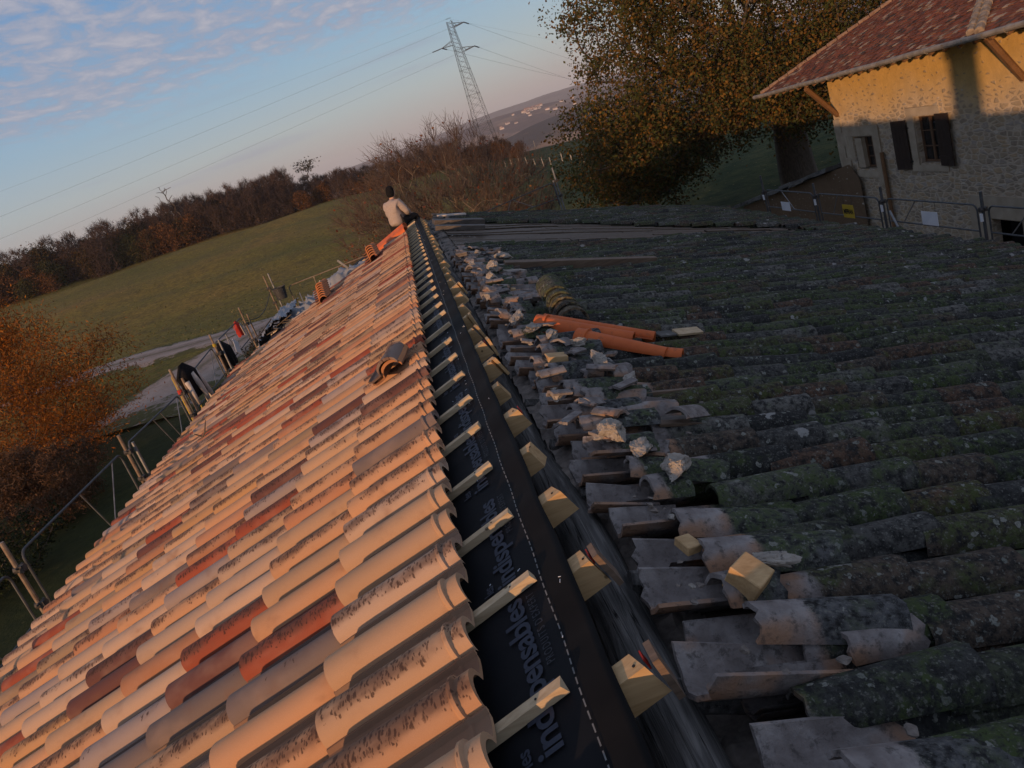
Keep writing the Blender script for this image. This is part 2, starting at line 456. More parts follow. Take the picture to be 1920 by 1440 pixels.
def make_ground_mat():
    m, nt, b = new_mat('autumn_meadow')
    v = nd(nt, 'ShaderNodeTexCoord').outputs['Object']
    s = nd(nt, 'ShaderNodeSeparateXYZ', None, {0: v})
    n1 = ntex(nt, v, 0.035, 4, 0.55)
    n2 = ntex(nt, v, 0.6, 5, 0.65)
    n3 = ntex(nt, v, 2.6, 6, 0.78)
    g = ramp(nt, n1, [(0.3, (0.115, 0.108, 0.024)), (0.5, (0.215, 0.155, 0.034)), (0.7, (0.285, 0.160, 0.042))])
    g = mix(nt, smooth(nt, n2, 0.40, 0.70), g, (0.150, 0.108, 0.034))
    g = mix(nt, 1.0, g, ramp(nt, n3, [(0.32, (0.40, 0.40, 0.38)), (0.68, (1.45, 1.42, 1.35))]), 'MULTIPLY')
    # greener pasture to the right
    right = smooth(nt, mth(nt, 'ADD', s.outputs[0], mth(nt, 'MULTIPLY', mth(nt, 'SUBTRACT', n1, 0.5), 16)), 0.0, 16.0)
    g2 = mix(nt, smooth(nt, n2, 0.35, 0.68), (0.025, 0.040, 0.013), (0.064, 0.070, 0.023))
    g2 = mix(nt, 0.8, g2, ramp(nt, n3, [(0.3, (0.5, 0.5, 0.5)), (0.7, (1.3, 1.3, 1.3))]), 'MULTIPLY')
    g = mix(nt, right, g, g2)
    # grass mixed much darker close to the farm
    dist = nd(nt, 'ShaderNodeVectorMath', {'operation': 'LENGTH'}, {0: vadd(nt, v, (3.0, -14.0, 0))}).outputs['Value']
    near = smooth(nt, mth(nt, 'ADD', dist, mth(nt, 'MULTIPLY', mth(nt, 'SUBTRACT', n2, 0.5), 8)), 34.0, 24.0)
    g = mix(nt, mth(nt, 'MULTIPLY', near, 0.9), g, mix(nt, n3, (0.010, 0.018, 0.007), (0.022, 0.034, 0.013)))
    # fallen leaves and seed heads
    vo = nd(nt, 'ShaderNodeTexVoronoi', None, {'Vector': v, 'Scale': 2.3})
    vc = nd(nt, 'ShaderNodeSeparateColor', None, {0: vo.outputs['Color']})
    lf = mth(nt, 'MULTIPLY', smooth(nt, vo.outputs['Distance'], 0.15, 0.08), smooth(nt, vc.outputs[0], 0.58, 0.62))
    g = mix(nt, mth(nt, 'MULTIPLY', lf, mth(nt, 'SUBTRACT', 0.75, mth(nt, 'MULTIPLY', near, 0.6))), g, (0.30, 0.23, 0.095))
    far = smooth(nt, dist, 260.0, 700.0)
    farc = ramp(nt, ntex(nt, v, 0.006, 6, 0.65), [(0.35, (0.035, 0.030, 0.024)), (0.5, (0.065, 0.05, 0.035)), (0.66, (0.16, 0.11, 0.06))])
    g = mix(nt, far, g, farc)
    setb(nt, b, g, 0.95, mth(nt, 'ADD', n3, mth(nt, 'MULTIPLY', n2, 2)), 0.12, 0.6, 0.1)
    return m

def make_hill_mat(name, woods, fields):
    m, nt, b = new_mat(name)
    v = nd(nt, 'ShaderNodeTexCoord').outputs['Object']
    n1 = ntex(nt, vmul(nt, v, (1, 1, 3)), 0.0045, 6, 0.62)
    n2 = ntex(nt, v, 0.03, 5, 0.7)
    c = mix(nt, smooth(nt, n1, 0.50, 0.60), woods, fields)
    c = mix(nt, 0.7, c, ramp(nt, n2, [(0.3, (0.55, 0.55, 0.55)), (0.7, (1.35, 1.35, 1.35))]), 'MULTIPLY')
    setb(nt, b, c, 0.95, n2, 6.0, 0.8, 0.05)
    return m

MAT = {}
MAT['new_tile'] = make_new_tile_mat()
MAT['old_tile'] = make_old_tile_mat()
MAT['pine_x'] = make_wood('fresh_pine_along_slope', (0.40, 0.285, 0.165), (0.58, 0.45, 0.29), 'x')
MAT['pine_y'] = make_wood('fresh_pine_block', (0.38, 0.235, 0.105), (0.55, 0.37, 0.19), 'x')
MAT['greywood_x'] = make_wood('weathered_board_along_slope', (0.055, 0.047, 0.041), (0.125, 0.105, 0.09), 'x', knots=False, bump=0.6)
MAT['brownboard'] = make_wood('old_roof_boarding', (0.060, 0.044, 0.032), (0.16, 0.118, 0.084), 'x', knots=False, bump=0.7)
MAT['beam'] = make_wood('old_brown_beam', (0.11, 0.075, 0.052), (0.20, 0.14, 0.10), 'x', knots=False, bump=0.6)
MAT['strut'] = make_wood('eave_timber', (0.13, 0.07, 0.035), (0.25, 0.14, 0.07), 'z', knots=False)
MAT['darkwood'] = make_wood('dark_shutter_boards', (0.022, 0.014, 0.011), (0.045, 0.028, 0.02), 'z', knots=False)
MAT['framewood'] = make_wood('window_frame_wood', (0.10, 0.055, 0.03), (0.17, 0.095, 0.055), 'z', knots=False)
MAT['log'] = make_log_mat()
MAT['membrane'] = noisy('black_roof_membrane', (0.0065, 0.0070, 0.0085), (0.0125, 0.0130, 0.0150), 3.0, 0.65, bump=0.25, spec=0.08, dist=0.006)
MAT['membrane_lap'] = noisy('membrane_lap_strip', (0.0075, 0.007, 0.007), (0.014, 0.0125, 0.012), 4.0, 0.7, bump=0.25, spec=0.06, dist=0.006)
MAT['ink'] = noisy('grey_blue_print', (0.018, 0.022, 0.036), (0.028, 0.034, 0.052), 40.0, 0.6, bump=0.05)
MAT['ink_thin'] = noisy('thin_print', (0.016, 0.018, 0.024), (0.026, 0.028, 0.036), 40.0, 0.6, bump=0.05)
MAT['dash'] = noisy('white_dashes', (0.09, 0.09, 0.09), (0.17, 0.17, 0.165), 30.0, 0.6, bump=0.05)
MAT['rubble'] = noisy('tile_rubble', (0.10, 0.085, 0.075), (0.26, 0.22, 0.19), 20.0, 0.95, bump=0.6)
MAT['mortar'] = noisy('broken_lime_mortar', (0.20, 0.175, 0.15), (0.40, 0.36, 0.31), 14.0, 0.95, bump=0.9, dist=0.02, third=(0.11, 0.10, 0.09))
MAT['orange'] = noisy('new_orange_clay', (0.48, 0.095, 0.022), (0.62, 0.145, 0.036), 5.0, 0.6, bump=0.1, third=(0.40, 0.10, 0.03))
MAT['galv'] = noisy('galvanised_tube', (0.12, 0.125, 0.13), (0.26, 0.265, 0.27), 9.0, 0.5, bump=0.1, metal=0.5)
MAT['darktube'] = noisy('dull_scaffold_tube', (0.045, 0.05, 0.052), (0.10, 0.105, 0.11), 9.0, 0.55, bump=0.1, metal=0.3)
MAT['rusttube'] = noisy('pale_rusty_tube', (0.14, 0.09, 0.055), (0.27, 0.215, 0.16), 9.0, 0.65, bump=0.2, metal=0.1, third=(0.14, 0.07, 0.04))
MAT['coupler'] = noisy('steel_coupler', (0.03, 0.03, 0.032), (0.09, 0.085, 0.08), 20.0, 0.6, bump=0.3, metal=0.3)
MAT['tarp'] = noisy('grey_blue_tarpaulin', (0.15, 0.165, 0.19), (0.27, 0.285, 0.31), 3.0, 0.5, bump=0.4, dist=0.02)
MAT['tarpdark'] = noisy('dark_blue_sheet', (0.045, 0.055, 0.075), (0.085, 0.10, 0.13), 3.0, 0.5, bump=0.3)
MAT['blackcloth'] = noisy('black_fleece', (0.006, 0.006, 0.007), (0.016, 0.015, 0.016), 30.0, 0.95, bump=0.3, spec=0.1)
MAT['palecloth'] = noisy('pale_lining', (0.42, 0.36, 0.31), (0.60, 0.54, 0.48), 12.0, 0.9, bump=0.3, spec=0.1)
MAT['redcloth'] = noisy('red_cloth', (0.30, 0.025, 0.02), (0.44, 0.05, 0.035), 12.0, 0.8, bump=0.3, spec=0.2)
MAT['sweater'] = noisy('oatmeal_sweater', (0.30, 0.245, 0.215), (0.41, 0.34, 0.30), 60.0, 0.95, bump=0.5, spec=0.1, dist=0.004)
MAT['trousers'] = noisy('dark_trousers', (0.012, 0.012, 0.014), (0.028, 0.026, 0.026), 40.0, 0.9, bump=0.3, spec=0.1)
MAT['skin'] = noisy('skin', (0.42, 0.24, 0.17), (0.52, 0.31, 0.22), 20.0, 0.6, bump=0.05)
MAT['white'] = noisy('white_panel', (0.55, 0.58, 0.62), (0.68, 0.70, 0.73), 4.0, 0.5, bump=0.05)
MAT['yellow'] = noisy('yellow_panel', (0.36, 0.25, 0.02), (0.46, 0.32, 0.03), 4.0, 0.5, bump=0.05)
MAT['black'] = noisy('black_lettering', (0.006, 0.006, 0.006), (0.012, 0.012, 0.012), 4.0, 0.6, bump=0.0)
MAT['bucket'] = noisy('black_rubber_bucket', (0.025, 0.026, 0.028), (0.06, 0.06, 0.06), 10.0, 0.6, bump=0.2, third=(0.16, 0.15, 0.14))
MAT['housewall'] = make_stone_wall('rubble_and_ochre_render', plaster=(0.58, 0.375, 0.125), low=-2.75, span=2.0)
MAT['barnwall'] = make_stone_wall('barn_rubble', plaster=(0.30, 0.25, 0.18), low=5.0)
MAT['leanwall'] = make_stone_wall('clay_render', plaster=(0.15, 0.10, 0.062), low=-8.0, span=0.5)
MAT['dressed'] = noisy('dressed_stone', (0.30, 0.25, 0.185), (0.42, 0.36, 0.275), 3.0, 0.9, bump=0.3)
MAT['slab'] = noisy('stone_slab_roof', (0.05, 0.05, 0.048), (0.14, 0.135, 0.125), 3.0, 0.9, bump=0.8, dist=0.04, third=(0.22, 0.22, 0.20))
MAT['zinc'] = noisy('aged_zinc_gutter', (0.16, 0.14, 0.115), (0.30, 0.27, 0.23), 5.0, 0.55, bump=0.1, metal=0.2)
MAT['glass'] = noisy('dark_window_glass', (0.010, 0.011, 0.012), (0.02, 0.02, 0.022), 2.0, 0.08, bump=0.0, spec=0.6)
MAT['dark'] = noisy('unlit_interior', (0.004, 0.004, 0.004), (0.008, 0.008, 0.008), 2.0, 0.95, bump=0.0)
MAT['houseroof'] = tinted('flat_clay_roof_tiles', 0.85, 12.0, 0.3, 0.3)
MAT['leaf'] = tinted('autumn_leaf', 0.7, 0.55, 0.45, 0.0, 0.15, trans=0.3)
MAT['woodleaf'] = tinted('wood_foliage', 0.9, 1.0, 0.25, 0.0, 0.05, trans=0.15)
MAT['bark'] = noisy('tree_bark', (0.055, 0.042, 0.030), (0.13, 0.10, 0.075), 5.0, 0.9, stretch=(3, 3, 1), bump=0.6, dist=0.03)
MAT['fruitbark'] = noisy('lichened_fruit_bark', (0.09, 0.068, 0.05), (0.25, 0.20, 0.145), 6.0, 0.9, bump=0.4)
MAT['twig'] = noisy('bare_twigs', (0.070, 0.046, 0.036), (0.140, 0.098, 0.074), 3.0, 0.85, bump=0.2)
MAT['ground'] = make_ground_mat()
def make_road_mat():
    m, nt, b = new_mat('gravel_track')
    v = nd(nt, 'ShaderNodeTexCoord').outputs['Object']
    e = nd(nt, 'ShaderNodeSeparateXYZ', None, {0: attr(nt, 'tuv').outputs['Vector']}).outputs[0]
    n1 = ntex(nt, v, 0.9, 5, 0.65); n2 = ntex(nt, v, 6.0, 4, 0.7)
    c = mix(nt, n2, (0.17, 0.13, 0.105), (0.42, 0.33, 0.28))
    c = mix(nt, smooth(nt, n1, 0.45, 0.65), c, (0.22, 0.165, 0.13))
    wheel = mth(nt, 'MULTIPLY', smooth(nt, mth(nt, 'ABSOLUTE', mth(nt, 'SUBTRACT', e, 0.45)), 0.20, 0.05), 0.35)
    c = mix(nt, wheel, c, (0.46, 0.37, 0.32))
    mid = mth(nt, 'MULTIPLY', smooth(nt, mth(nt, 'ADD', e, mth(nt, 'MULTIPLY', mth(nt, 'SUBTRACT', n1, 0.5), 0.5)), 0.16, 0.02), 0.55)
    edge = smooth(nt, mth(nt, 'ADD', e, mth(nt, 'MULTIPLY', mth(nt, 'SUBTRACT', mth(nt, 'ADD', n1, mth(nt, 'MULTIPLY', mth(nt, 'SUBTRACT', n2, 0.5), 0.5)), 0.5), 1.7)), 0.66, 0.86)
    c = mix(nt, mth(nt, 'MAXIMUM', mid, edge), c, mix(nt, n2, (0.045, 0.050, 0.018), (0.115, 0.10, 0.036)))
    setb(nt, b, c, 0.95, n2, 0.05, 0.7, 0.1)
    return m
MAT['gravel'] = make_road_mat()
MAT['hill_a'] = make_hill_mat('village_hillside', (0.075, 0.050, 0.048), (0.20, 0.13, 0.09))
MAT['hill_b'] = make_hill_mat('far_wooded_ridge', (0.05, 0.045, 0.048), (0.09, 0.075, 0.065))
MAT['hill_c'] = make_hill_mat('valley_woods', (0.035, 0.032, 0.032), (0.20, 0.12, 0.065))
MAT['villagewall'] = noisy('pale_village_render', (0.42, 0.37, 0.34), (0.60, 0.54, 0.49), 0.02, 0.8, bump=0.0)
MAT['villageroof'] = noisy('village_roof', (0.22, 0.10, 0.07), (0.30, 0.15, 0.10), 0.2, 0.8, bump=0.0)
MAT['pylon'] = noisy('pylon_steel', (0.045, 0.055, 0.060), (0.08, 0.092, 0.10), 1.0, 0.6, bump=0.0, metal=0.3)
MAT['cable'] = noisy('power_cable', (0.05, 0.055, 0.065), (0.08, 0.085, 0.095), 1.0, 0.6, bump=0.0)
MAT['post'] = noisy('grey_fence_post', (0.28, 0.25, 0.21), (0.42, 0.38, 0.33), 6.0, 0.9, bump=0.2)
# ------------------------------------------------------------------ terrain
CTRL = np.array([
    (-15, 26, -4.8), (-13, 33, -4.8), (-14, 47, -4.7), (-23, 50, -4.3), (-5, 10, -4.8), (-5, 25, -5.1), (0, 30, -5.5),
    (8, 20, -6.7), (14, 20, -7.3), (10, 30, -6.9), (19, 37, -6.9), (0, 60, -5.4), (25, 70, -6.8), (28, 160, -6.6),
    (30, 120, -6.6), (45, 160, -6.9), (-77, 152, 0.7), (-45, 163, -0.1), (-18, 169, -1.0), (-110, 120, 1.2),
    (-45, 90, -2.7), (-20, 100, -3.2), (-28, 130, -1.7), (-58, 125, -0.9), (0, 100, -4.6), (2, 172, -2.9), (-150, 300, 1.5), (-10, 300, -5.0),
    (60, 220, -11.0), (80, 190, -11.0), (0, -30, -5.6), (-40, -20, -4.6), (-40, 30, -3.9), (40, -20, -8.2),
    (60, 30, -9.0), (-70, 60, -1.9), (-120, 20, -1.0), (-100, -100, -4), (100, -100, -10), (0, -120, -6), (120, 80, -12), (40, 250, -14.0)], dtype=float)

def ground_z(x, y):
    x = np.asarray(x, float); y = np.asarray(y, float)
    num = np.zeros(np.broadcast(x, y).shape); den = np.zeros_like(num)
    for cx, cy, cz in CTRL:
        w = 1.0 / (((x - cx) ** 2 + (y - cy) ** 2) + 60.0) ** 1.7
        num += w * cz; den += w
    z = num / den
    r = np.hypot(x, y)
    dep = y * 0.945 - x * 0.33                 # roughly square to the edge of the wood
    und = 0.50 * np.sin(dep / 5.4 + 0.6 * np.sin(x / 23.0)) + 0.22 * np.sin(dep / 3.1 + x / 17.0)
    z = z + und * np.clip((r - 52) / 35, 0, 1) * np.clip((240 - r) / 60, 0, 1) * np.clip((5 - x) / 20, 0, 1)
    z = z + 0.12 * np.sin(x * 0.31 + 1) * np.sin(y * 0.27) * np.clip((r - 20) / 20, 0, 1)
    k = np.clip((r - 205) / 700.0, 0, 1); k = k * k * (3 - 2 * k)
    z = z * (1 - k) - 95.0 * k
    return z

def build_ground():
    nr, na = 190, 300
    rr = np.concatenate([[0.0], np.geomspace(2.0, 6300.0, nr - 1)])
    aa = np.linspace(0, 2 * math.pi, na, endpoint=False)
    A, RR = np.meshgrid(aa, rr)
    X = RR * np.sin(A); Y = RR * np.cos(A)
    Z = ground_z(X, Y)
    V = np.stack([X, Y, Z], -1).reshape(-1, 3)
    i = np.arange(nr - 1)[:, None]; j = np.arange(na)[None, :]
    j2 = (j + 1) % na
    F = np.stack([i * na + j, i * na + j2, (i + 1) * na + j2, (i + 1) * na + j], -1).reshape(-1, 4)
    F = F[:, ::-1]
    tag(raw_mesh('ground', V, F, MAT['ground'], smooth=True), kind='structure')
build_ground()

def ribbon(path, width, dz, mb, taper=False):
    pts = [Vector((p[0], p[1])) for p in path]
    dense = []
    for a, b in zip(pts, pts[1:]):
        n = max(2, int((b - a).length / 0.8))
        dense += [a.lerp(b, i / n) for i in range(n)]
    dense.append(pts[-1])
    for _ in range(30):
        dense = [dense[0]] + [(dense[i - 1] + dense[i] * 2 + dense[i + 1]) / 4 for i in range(1, len(dense) - 1)] + [dense[-1]]
    rows = []
    for i, p in enumerate(dense):
        t = (dense[min(i + 1, len(dense) - 1)] - dense[max(i - 1, 0)]).normalized()
        nrm = Vector((-t.y, t.x))
        row = []
        for k in range(9):
            w = (k / 8 - 0.5) * width * 1.18 * (1 + 0.16 * noise.noise(Vector((p.x * 0.5, p.y * 0.5, 3.0 + (k > 4)))))
            q = p + nrm * w
            row.append((q.x, q.y, float(ground_z(q.x, q.y)) + dz - (0.10 if k in (0, 8) else 0)))
        rows.append(row)
    tv = []
    for i, r_ in enumerate(rows):
        tp_ = max(0.0, 1 - (len(rows) - 1 - i) / 9.0) if taper else 0.0
        tv += [(max(abs(k / 8 - .5) * 2, tp_), 0, 0) for k in range(9)]
    mb.grid(rows, tuv=tv)
mb = MB()
ribbon([(-60, 53), (-40, 52.5), (-28, 51), (-19, 48.5), (-12, 46.5), (-6, 45), (1, 44)], 3.9, 0.10, mb)
ribbon([(-9, 46), (-12.0, 42), (-13.2, 38), (-13.8, 34), (-14.2, 31)], 5.2, 0.115, mb, True)
tag(obj('gravel_road', mb, MAT['gravel'], smooth=True), kind='structure')

def hill(name, r0, rc, crest, zb, mat, amp, seed):
    az = np.linspace(-50, 75, 260)
    t = np.linspace(0, 1.25, 46)
    ce = np.interp(az, [c[0] for c in crest], [c[1] for c in crest])
    V = []
    for ti in t:
        r = r0 + (rc - r0) * ti
        for a, e in zip(az, ce):
            zt = 1.25 + rc * math.tan(rad(e))
            s = ti if ti <= 1 else 1 - (ti - 1) * 1.5
            s = s * s * (3 - 2 * s) if s > 0 else s
            x, y = r * math.sin(rad(a)), r * math.cos(rad(a))
            nz = noise.fractal(Vector((x / 420.0, y / 420.0, seed)), 1.0, 2.1, 5)
            rough = noise.noise(Vector((x / 38.0, y / 38.0, seed + 5)))
            V.append((x, y, zb + (zt - zb) * s + amp * nz * min(1, ti * 2.2) * (0.55 if ti > 0.8 else 1) + amp * 0.10 * rough))
    n = len(az); m = len(t)
    i = np.arange(m - 1)[:, None]; j = np.arange(n - 1)[None, :]
    F = np.stack([i * n + j, i * n + j + 1, (i + 1) * n + j + 1, (i + 1) * n + j], -1).reshape(-1, 4)
    tag(raw_mesh(name, V, F[:, ::-1], mat, smooth=True), kind='structure')
    return np.array(V).reshape(m, n, 3), az, t
HB = hill('far_hills', 3900, 5600, [(-50, .5), (0, .8), (8.1, 1.0), (10, .97), (11.7, .98), (13.75, .86), (18, .6), (22, .35), (30, .6), (75, .9)], -110, MAT['hill_b'], 16, 3.1)
HA = hill('village_hill', 2000, 3000, [(-50, -.2), (0, .45), (7.8, .62), (9.8, .52), (11.2, .42), (13.1, .18), (20, .0), (30, .1), (75, .3)], -100, MAT['hill_a'], 9, 8.4)
hill('valley_hill', 1250, 1750, [(-50, -1.0), (7, -.95), (8.4, -.9), (9.6, -.72), (11.7, -.60), (13.3, -.55), (25, -.6), (75, -.5)], -97, MAT['hill_c'], 5, 1.7)

# village on the hillside: small gabled houses
def gable_house(w, dp, h, rf):
    mb = MB()
    v = [(-w, -dp, -4), (w, -dp, -4), (w, dp, -4), (-w, dp, -4), (-w, -dp, h), (w, -dp, h), (w, dp, h), (-w, dp, h), (-w, 0, h + rf), (w, 0, h + rf)]
    mb.add(v, [(0, 1, 5, 4), (1, 2, 6, 9, 5), (2, 3, 7, 6), (3, 0, 4, 8, 7)])
    rb = MB()
    e = 0.5
    rb.add([(-w - e, -dp - e, h - .25), (w + e, -dp - e, h - .25), (w + e, 0, h + rf + .2), (-w - e, 0, h + rf + .2), (-w - e, dp + e, h - .25), (w + e, dp + e, h - .25)], [(0, 1, 2, 3), (3, 2, 5, 4)])
    return mb, rb
vr = random.Random(5)
HV, haz, ht = HA
vw, vroof = gable_house(7.0, 4.8, 5.5, 3.0)
proto = None
for k in range(36):
    a = vr.gauss(10.3, 0.55) if k < 26 else (vr.uniform(8.1, 8.8) if k < 30 else vr.uniform(11.2, 13.2))
    ti = (vr.gauss(0.86, 0.045) - (10.3 - a) * 0.035) if k < 26 else (vr.uniform(0.62, 0.74) if k < 30 else vr.uniform(0.72, 0.95))
    i = int(np.argmin(abs(haz - a))); j = int(np.argmin(abs(ht - min(ti, 0.985))))
    p = Vector(HV[j, i]) + Vector((vr.uniform(-9, 9), vr.uniform(-9, 9), 0))
    if proto is None:
        proto = obj('village_house', vw, MAT['villagewall'])
        proof = obj('roof', vroof, MAT['villageroof'], proto)
        o = proto
    else:
        o = proto.copy(); COL.objects.link(o)
        c = proof.copy(); COL.objects.link(c); c.parent = o
    tag(o, 'small pale gabled house among the village houses on the hillside across the valley', 'house', 'village houses on the far hillside')
    o.location = p
    o.rotation_euler = (0, 0, vr.uniform(-0.6, 0.6))
    s_ = vr.uniform(0.5, 0.95); o.scale = (s_ * vr.uniform(0.8, 1.5), s_, s_)

# ------------------------------------------------------------------ trees
def grow(base, nodes, rng, r_tip=0.012, power=2.3, bow=0.12, order_from=None):
    """joins every node to the nearest node already joined that lies nearer the base; returns segments with pipe-model radii"""
    base = np.array(base, float)
    P = np.vstack([base[None], np.asarray(nodes, float)])
    o = np.array(order_from if order_from is not None else base, float)
    dd = np.linalg.norm(P - o, axis=1)
    dd[0] = -1
    order = np.argsort(dd)
    par = np.full(len(P), -1)
    done = [0]
    pathl = np.zeros(len(P))
    for k in order[1:]:
        q = np.array(done[1:] if len(done) > 1 else done)
        dist = np.linalg.norm(P[q] - P[k], axis=1)
        cost = dist + 0.28 * pathl[q]
        b = q[int(np.argmin(cost))]
        par[k] = b
        pathl[k] = pathl[b] + np.linalg.norm(P[b] - P[k])
        done.append(k)
    w = np.zeros(len(P))
    kids = np.bincount(par[par >= 0], minlength=len(P))
    w[kids == 0] = r_tip ** power
    for k in order[::-1]:
        if w[k] == 0: w[k] = r_tip ** power
        if par[k] >= 0: w[par[k]] += w[k]
    rr = w ** (1 / power)
    return P, par, rr, kids

def tubes_np(A, B, ra, rb, n=5):
    """many tapered prisms at once"""
    A = np.asarray(A, float); B = np.asarray(B, float)
    t = B - A; L = np.linalg.norm(t, axis=1, keepdims=True); L[L < 1e-9] = 1e-9; t = t / L
    ref = np.where(np.abs(t[:, 2:3]) < 0.9, np.array([[0, 0, 1.0]]), np.array([[1.0, 0, 0]]))
    u = np.cross(t, ref); u /= np.linalg.norm(u, axis=1, keepdims=True)
    w = np.cross(t, u)
    an = 2 * np.pi * np.arange(n) / n
    ring = np.cos(an)[None, :, None] * u[:, None, :] + np.sin(an)[None, :, None] * w[:, None, :]
    V = np.concatenate([A[:, None] + ring * np.asarray(ra)[:, None, None], B[:, None] + ring * np.asarray(rb)[:, None, None]], 1)
    m = len(A)
    k = np.arange(n); k2 = (k + 1) % n
    F = np.stack([k, k2, n + k2, n + k], -1)[None] + (np.arange(m) * 2 * n)[:, None, None]
    return V.reshape(-1, 3), F.reshape(-1, 4)

def branch_mesh(P, par, rr, rng, n=6, bow=0.10, sub=3):
    idx = np.where(par >= 0)[0]
    A = P[par[idx]]; B = P[idx]
    ra = np.minimum(rr[par[idx]], rr[idx] * 1.5); rb = rr[idx]
    L = np.linalg.norm(B - A, axis=1, keepdims=True)
    off = rng.normal(size=A.shape) * bow * L
    segA, segB, sra, srb = [], [], [], []
    prev = A
    for s in range(1, sub + 1):
        f = s / sub
        cur = A + (B - A) * f + off * (4 * f * (1 - f)) * 0.5
        segA.append(prev); segB.append(cur)
        sra.append(ra + (rb - ra) * (s - 1) / sub); srb.append(ra + (rb - ra) * f)
        prev = cur
    return tubes_np(np.vstack(segA), np.vstack(segB), np.concatenate(sra), np.concatenate(srb), n)

def twigs_np(tips, dirs, rng, per, length, r, spread=0.8, kink=True):
    m = len(tips)
    A = np.repeat(tips, per, 0)
    D = np.repeat(dirs, per, 0) + rng.normal(size=(m * per, 3)) * spread
    D /= np.linalg.norm(D, axis=1, keepdims=True)
    Ls = length * rng.uniform(0.35, 1.1, size=(m * per, 1))
    M_ = A + D * Ls * 0.5 + rng.normal(size=A.shape) * 0.05 * Ls
    D2 = D + rng.normal(size=A.shape) * 0.35; D2[:, 2] += 0.2
    D2 /= np.linalg.norm(D2, axis=1, keepdims=True)
    E = M_ + D2 * Ls * 0.5
    rA = np.full(len(A), r); rM = rA * 0.8; rE = rA * 0.45
    V1, F1 = tubes_np(A, M_, rA, rM, 3)
    V2, F2 = tubes_np(M_, E, rM, rE, 3)
    return np.vstack([V1, V2]), np.vstack([F1, F2 + len(V1)]), E, M_

def leaves_np(C, rng, size, palette, weights, aspect=1.5, up=0.0):
    """small quads with random facing; palette picked per leaf"""
    m = len(C)
    a = rng.normal(size=(m, 3)); a /= np.linalg.norm(a, axis=1, keepdims=True)
    b = rng.normal(size=(m, 3)); b -= (a * b).sum(1, keepdims=True) * a; b /= np.linalg.norm(b, axis=1, keepdims=True)
    s = size * rng.uniform(0.55, 1.25, size=(m, 1))
    c = np.cross(a, b)
    p0 = C - a * s * aspect * .5; p2 = C + a * s * aspect * .5
    p1 = C + b * s * .5 + c * s * 0.18; p3 = C - b * s * .5 + c * s * 0.18
    V = np.stack([p0, p1, p2, p3], 1).reshape(-1, 3)
    F = np.arange(m * 4).reshape(m, 4)
    pal = np.array(palette)
    k = rng.choice(len(pal), size=m, p=np.array(weights) / sum(weights))
    col = pal[k] * rng.uniform(0.7, 1.3, size=(m, 1))
    return V, F, np.repeat(col, 4, 0)

def cat(*parts):
    V, F, o = [], [], 0
    for v, f in parts:
        V.append(v); F.append(f + o); o += len(v)
    return np.vstack(V), np.vstack(F)

# --- the big lime tree beside the house
def lime_tree():
    rng = np.random.default_rng(11)
    base = np.array([19.2, 38.5, -7.2])
    e = empty('lime_tree', base, 'large broad lime tree with thinning ochre and olive leaves, standing behind the stone house', 'tree')
    c0 = np.array([19.2, 38.5, 3.6])
    pts = []
    while len(pts) < 470:
        p = rng.uniform(-1, 1, 3)
        r = np.linalg.norm(p)
        if r > 1 or r < 0.38: continue
        az = math.atan2(p[1], p[0])
        k = 1 + 0.13 * math.sin(3 * az + 1) + 0.10 * math.sin(5 * az + 4 * p[2])
        q = c0 + p * np.array([8.7, 9.0, 8.6]) * k
        if q[2] < -4.0 - 0.9 * math.sin(az * 2): continue
        if q[0] > 13.0 and q[1] < 32 and q[2] < 4.5: continue
        if q[2] < -3.2 and q[0] > 15.5: continue     # clear of the house roof
        pts.append(q)
    for cc, rr0, n0 in (((10.2, 36.8, -1.6), (2.6, 3.0, 2.6), 60), ((12.6, 40.5, -3.0), (3.2, 3.0, 2.0), 50), ((17.6, 35.0, -1.0), (3.2, 2.0, 2.0), 46)):
        for _ in range(n0):
            p = rng.normal(size=3); p *= rng.random() ** .4 / np.linalg.norm(p)
            pts.append(np.array(cc) + p * np.array(rr0))
    limbs = [c0 + np.array([math.cos(a) * 2.2, math.sin(a) * 2.2, -3.6 + 1.4 * (i % 3)]) for i, a in enumerate(np.linspace(0, 6.2, 7))]
    top = np.array([19.2, 38.5, -2.6])
    P, par, rr, kids = grow(base, [top] + limbs + pts, rng, 0.035, 2.25, order_from=top)
    rr[0] = 1.05; rr[1] = max(rr[1], 0.7)
    V, F = branch_mesh(P, par, rr, rng, 7, 0.10, 3)
    raw_mesh('trunk', V, F, MAT['bark'], e, base, smooth=True)
    tips = P[8:]
    # sprays of leaves hanging about each tip
    sub = np.repeat(tips, 13, 0) + rng.normal(size=(len(tips) * 13, 3)) * np.array([0.66, 0.66, 0.44])
    C = np.repeat(sub, 22, 0) + rng.normal(size=(len(sub) * 22, 3)) * np.array([0.21, 0.21, 0.28])
    pal = [(0.155, 0.088, 0.020), (0.12, 0.080, 0.022), (0.072, 0.076, 0.020), (0.21, 0.105, 0.018), (0.045, 0.055, 0.017), (0.11, 0.056, 0.020)]
    V, F, col = leaves_np(C, rng, 0.112, pal, [2.4, 3, 4, 0.9, 3.6, 1.5])
    raw_mesh('crown', V, F, MAT['leaf'], e, base, tcol=col)
lime_tree()

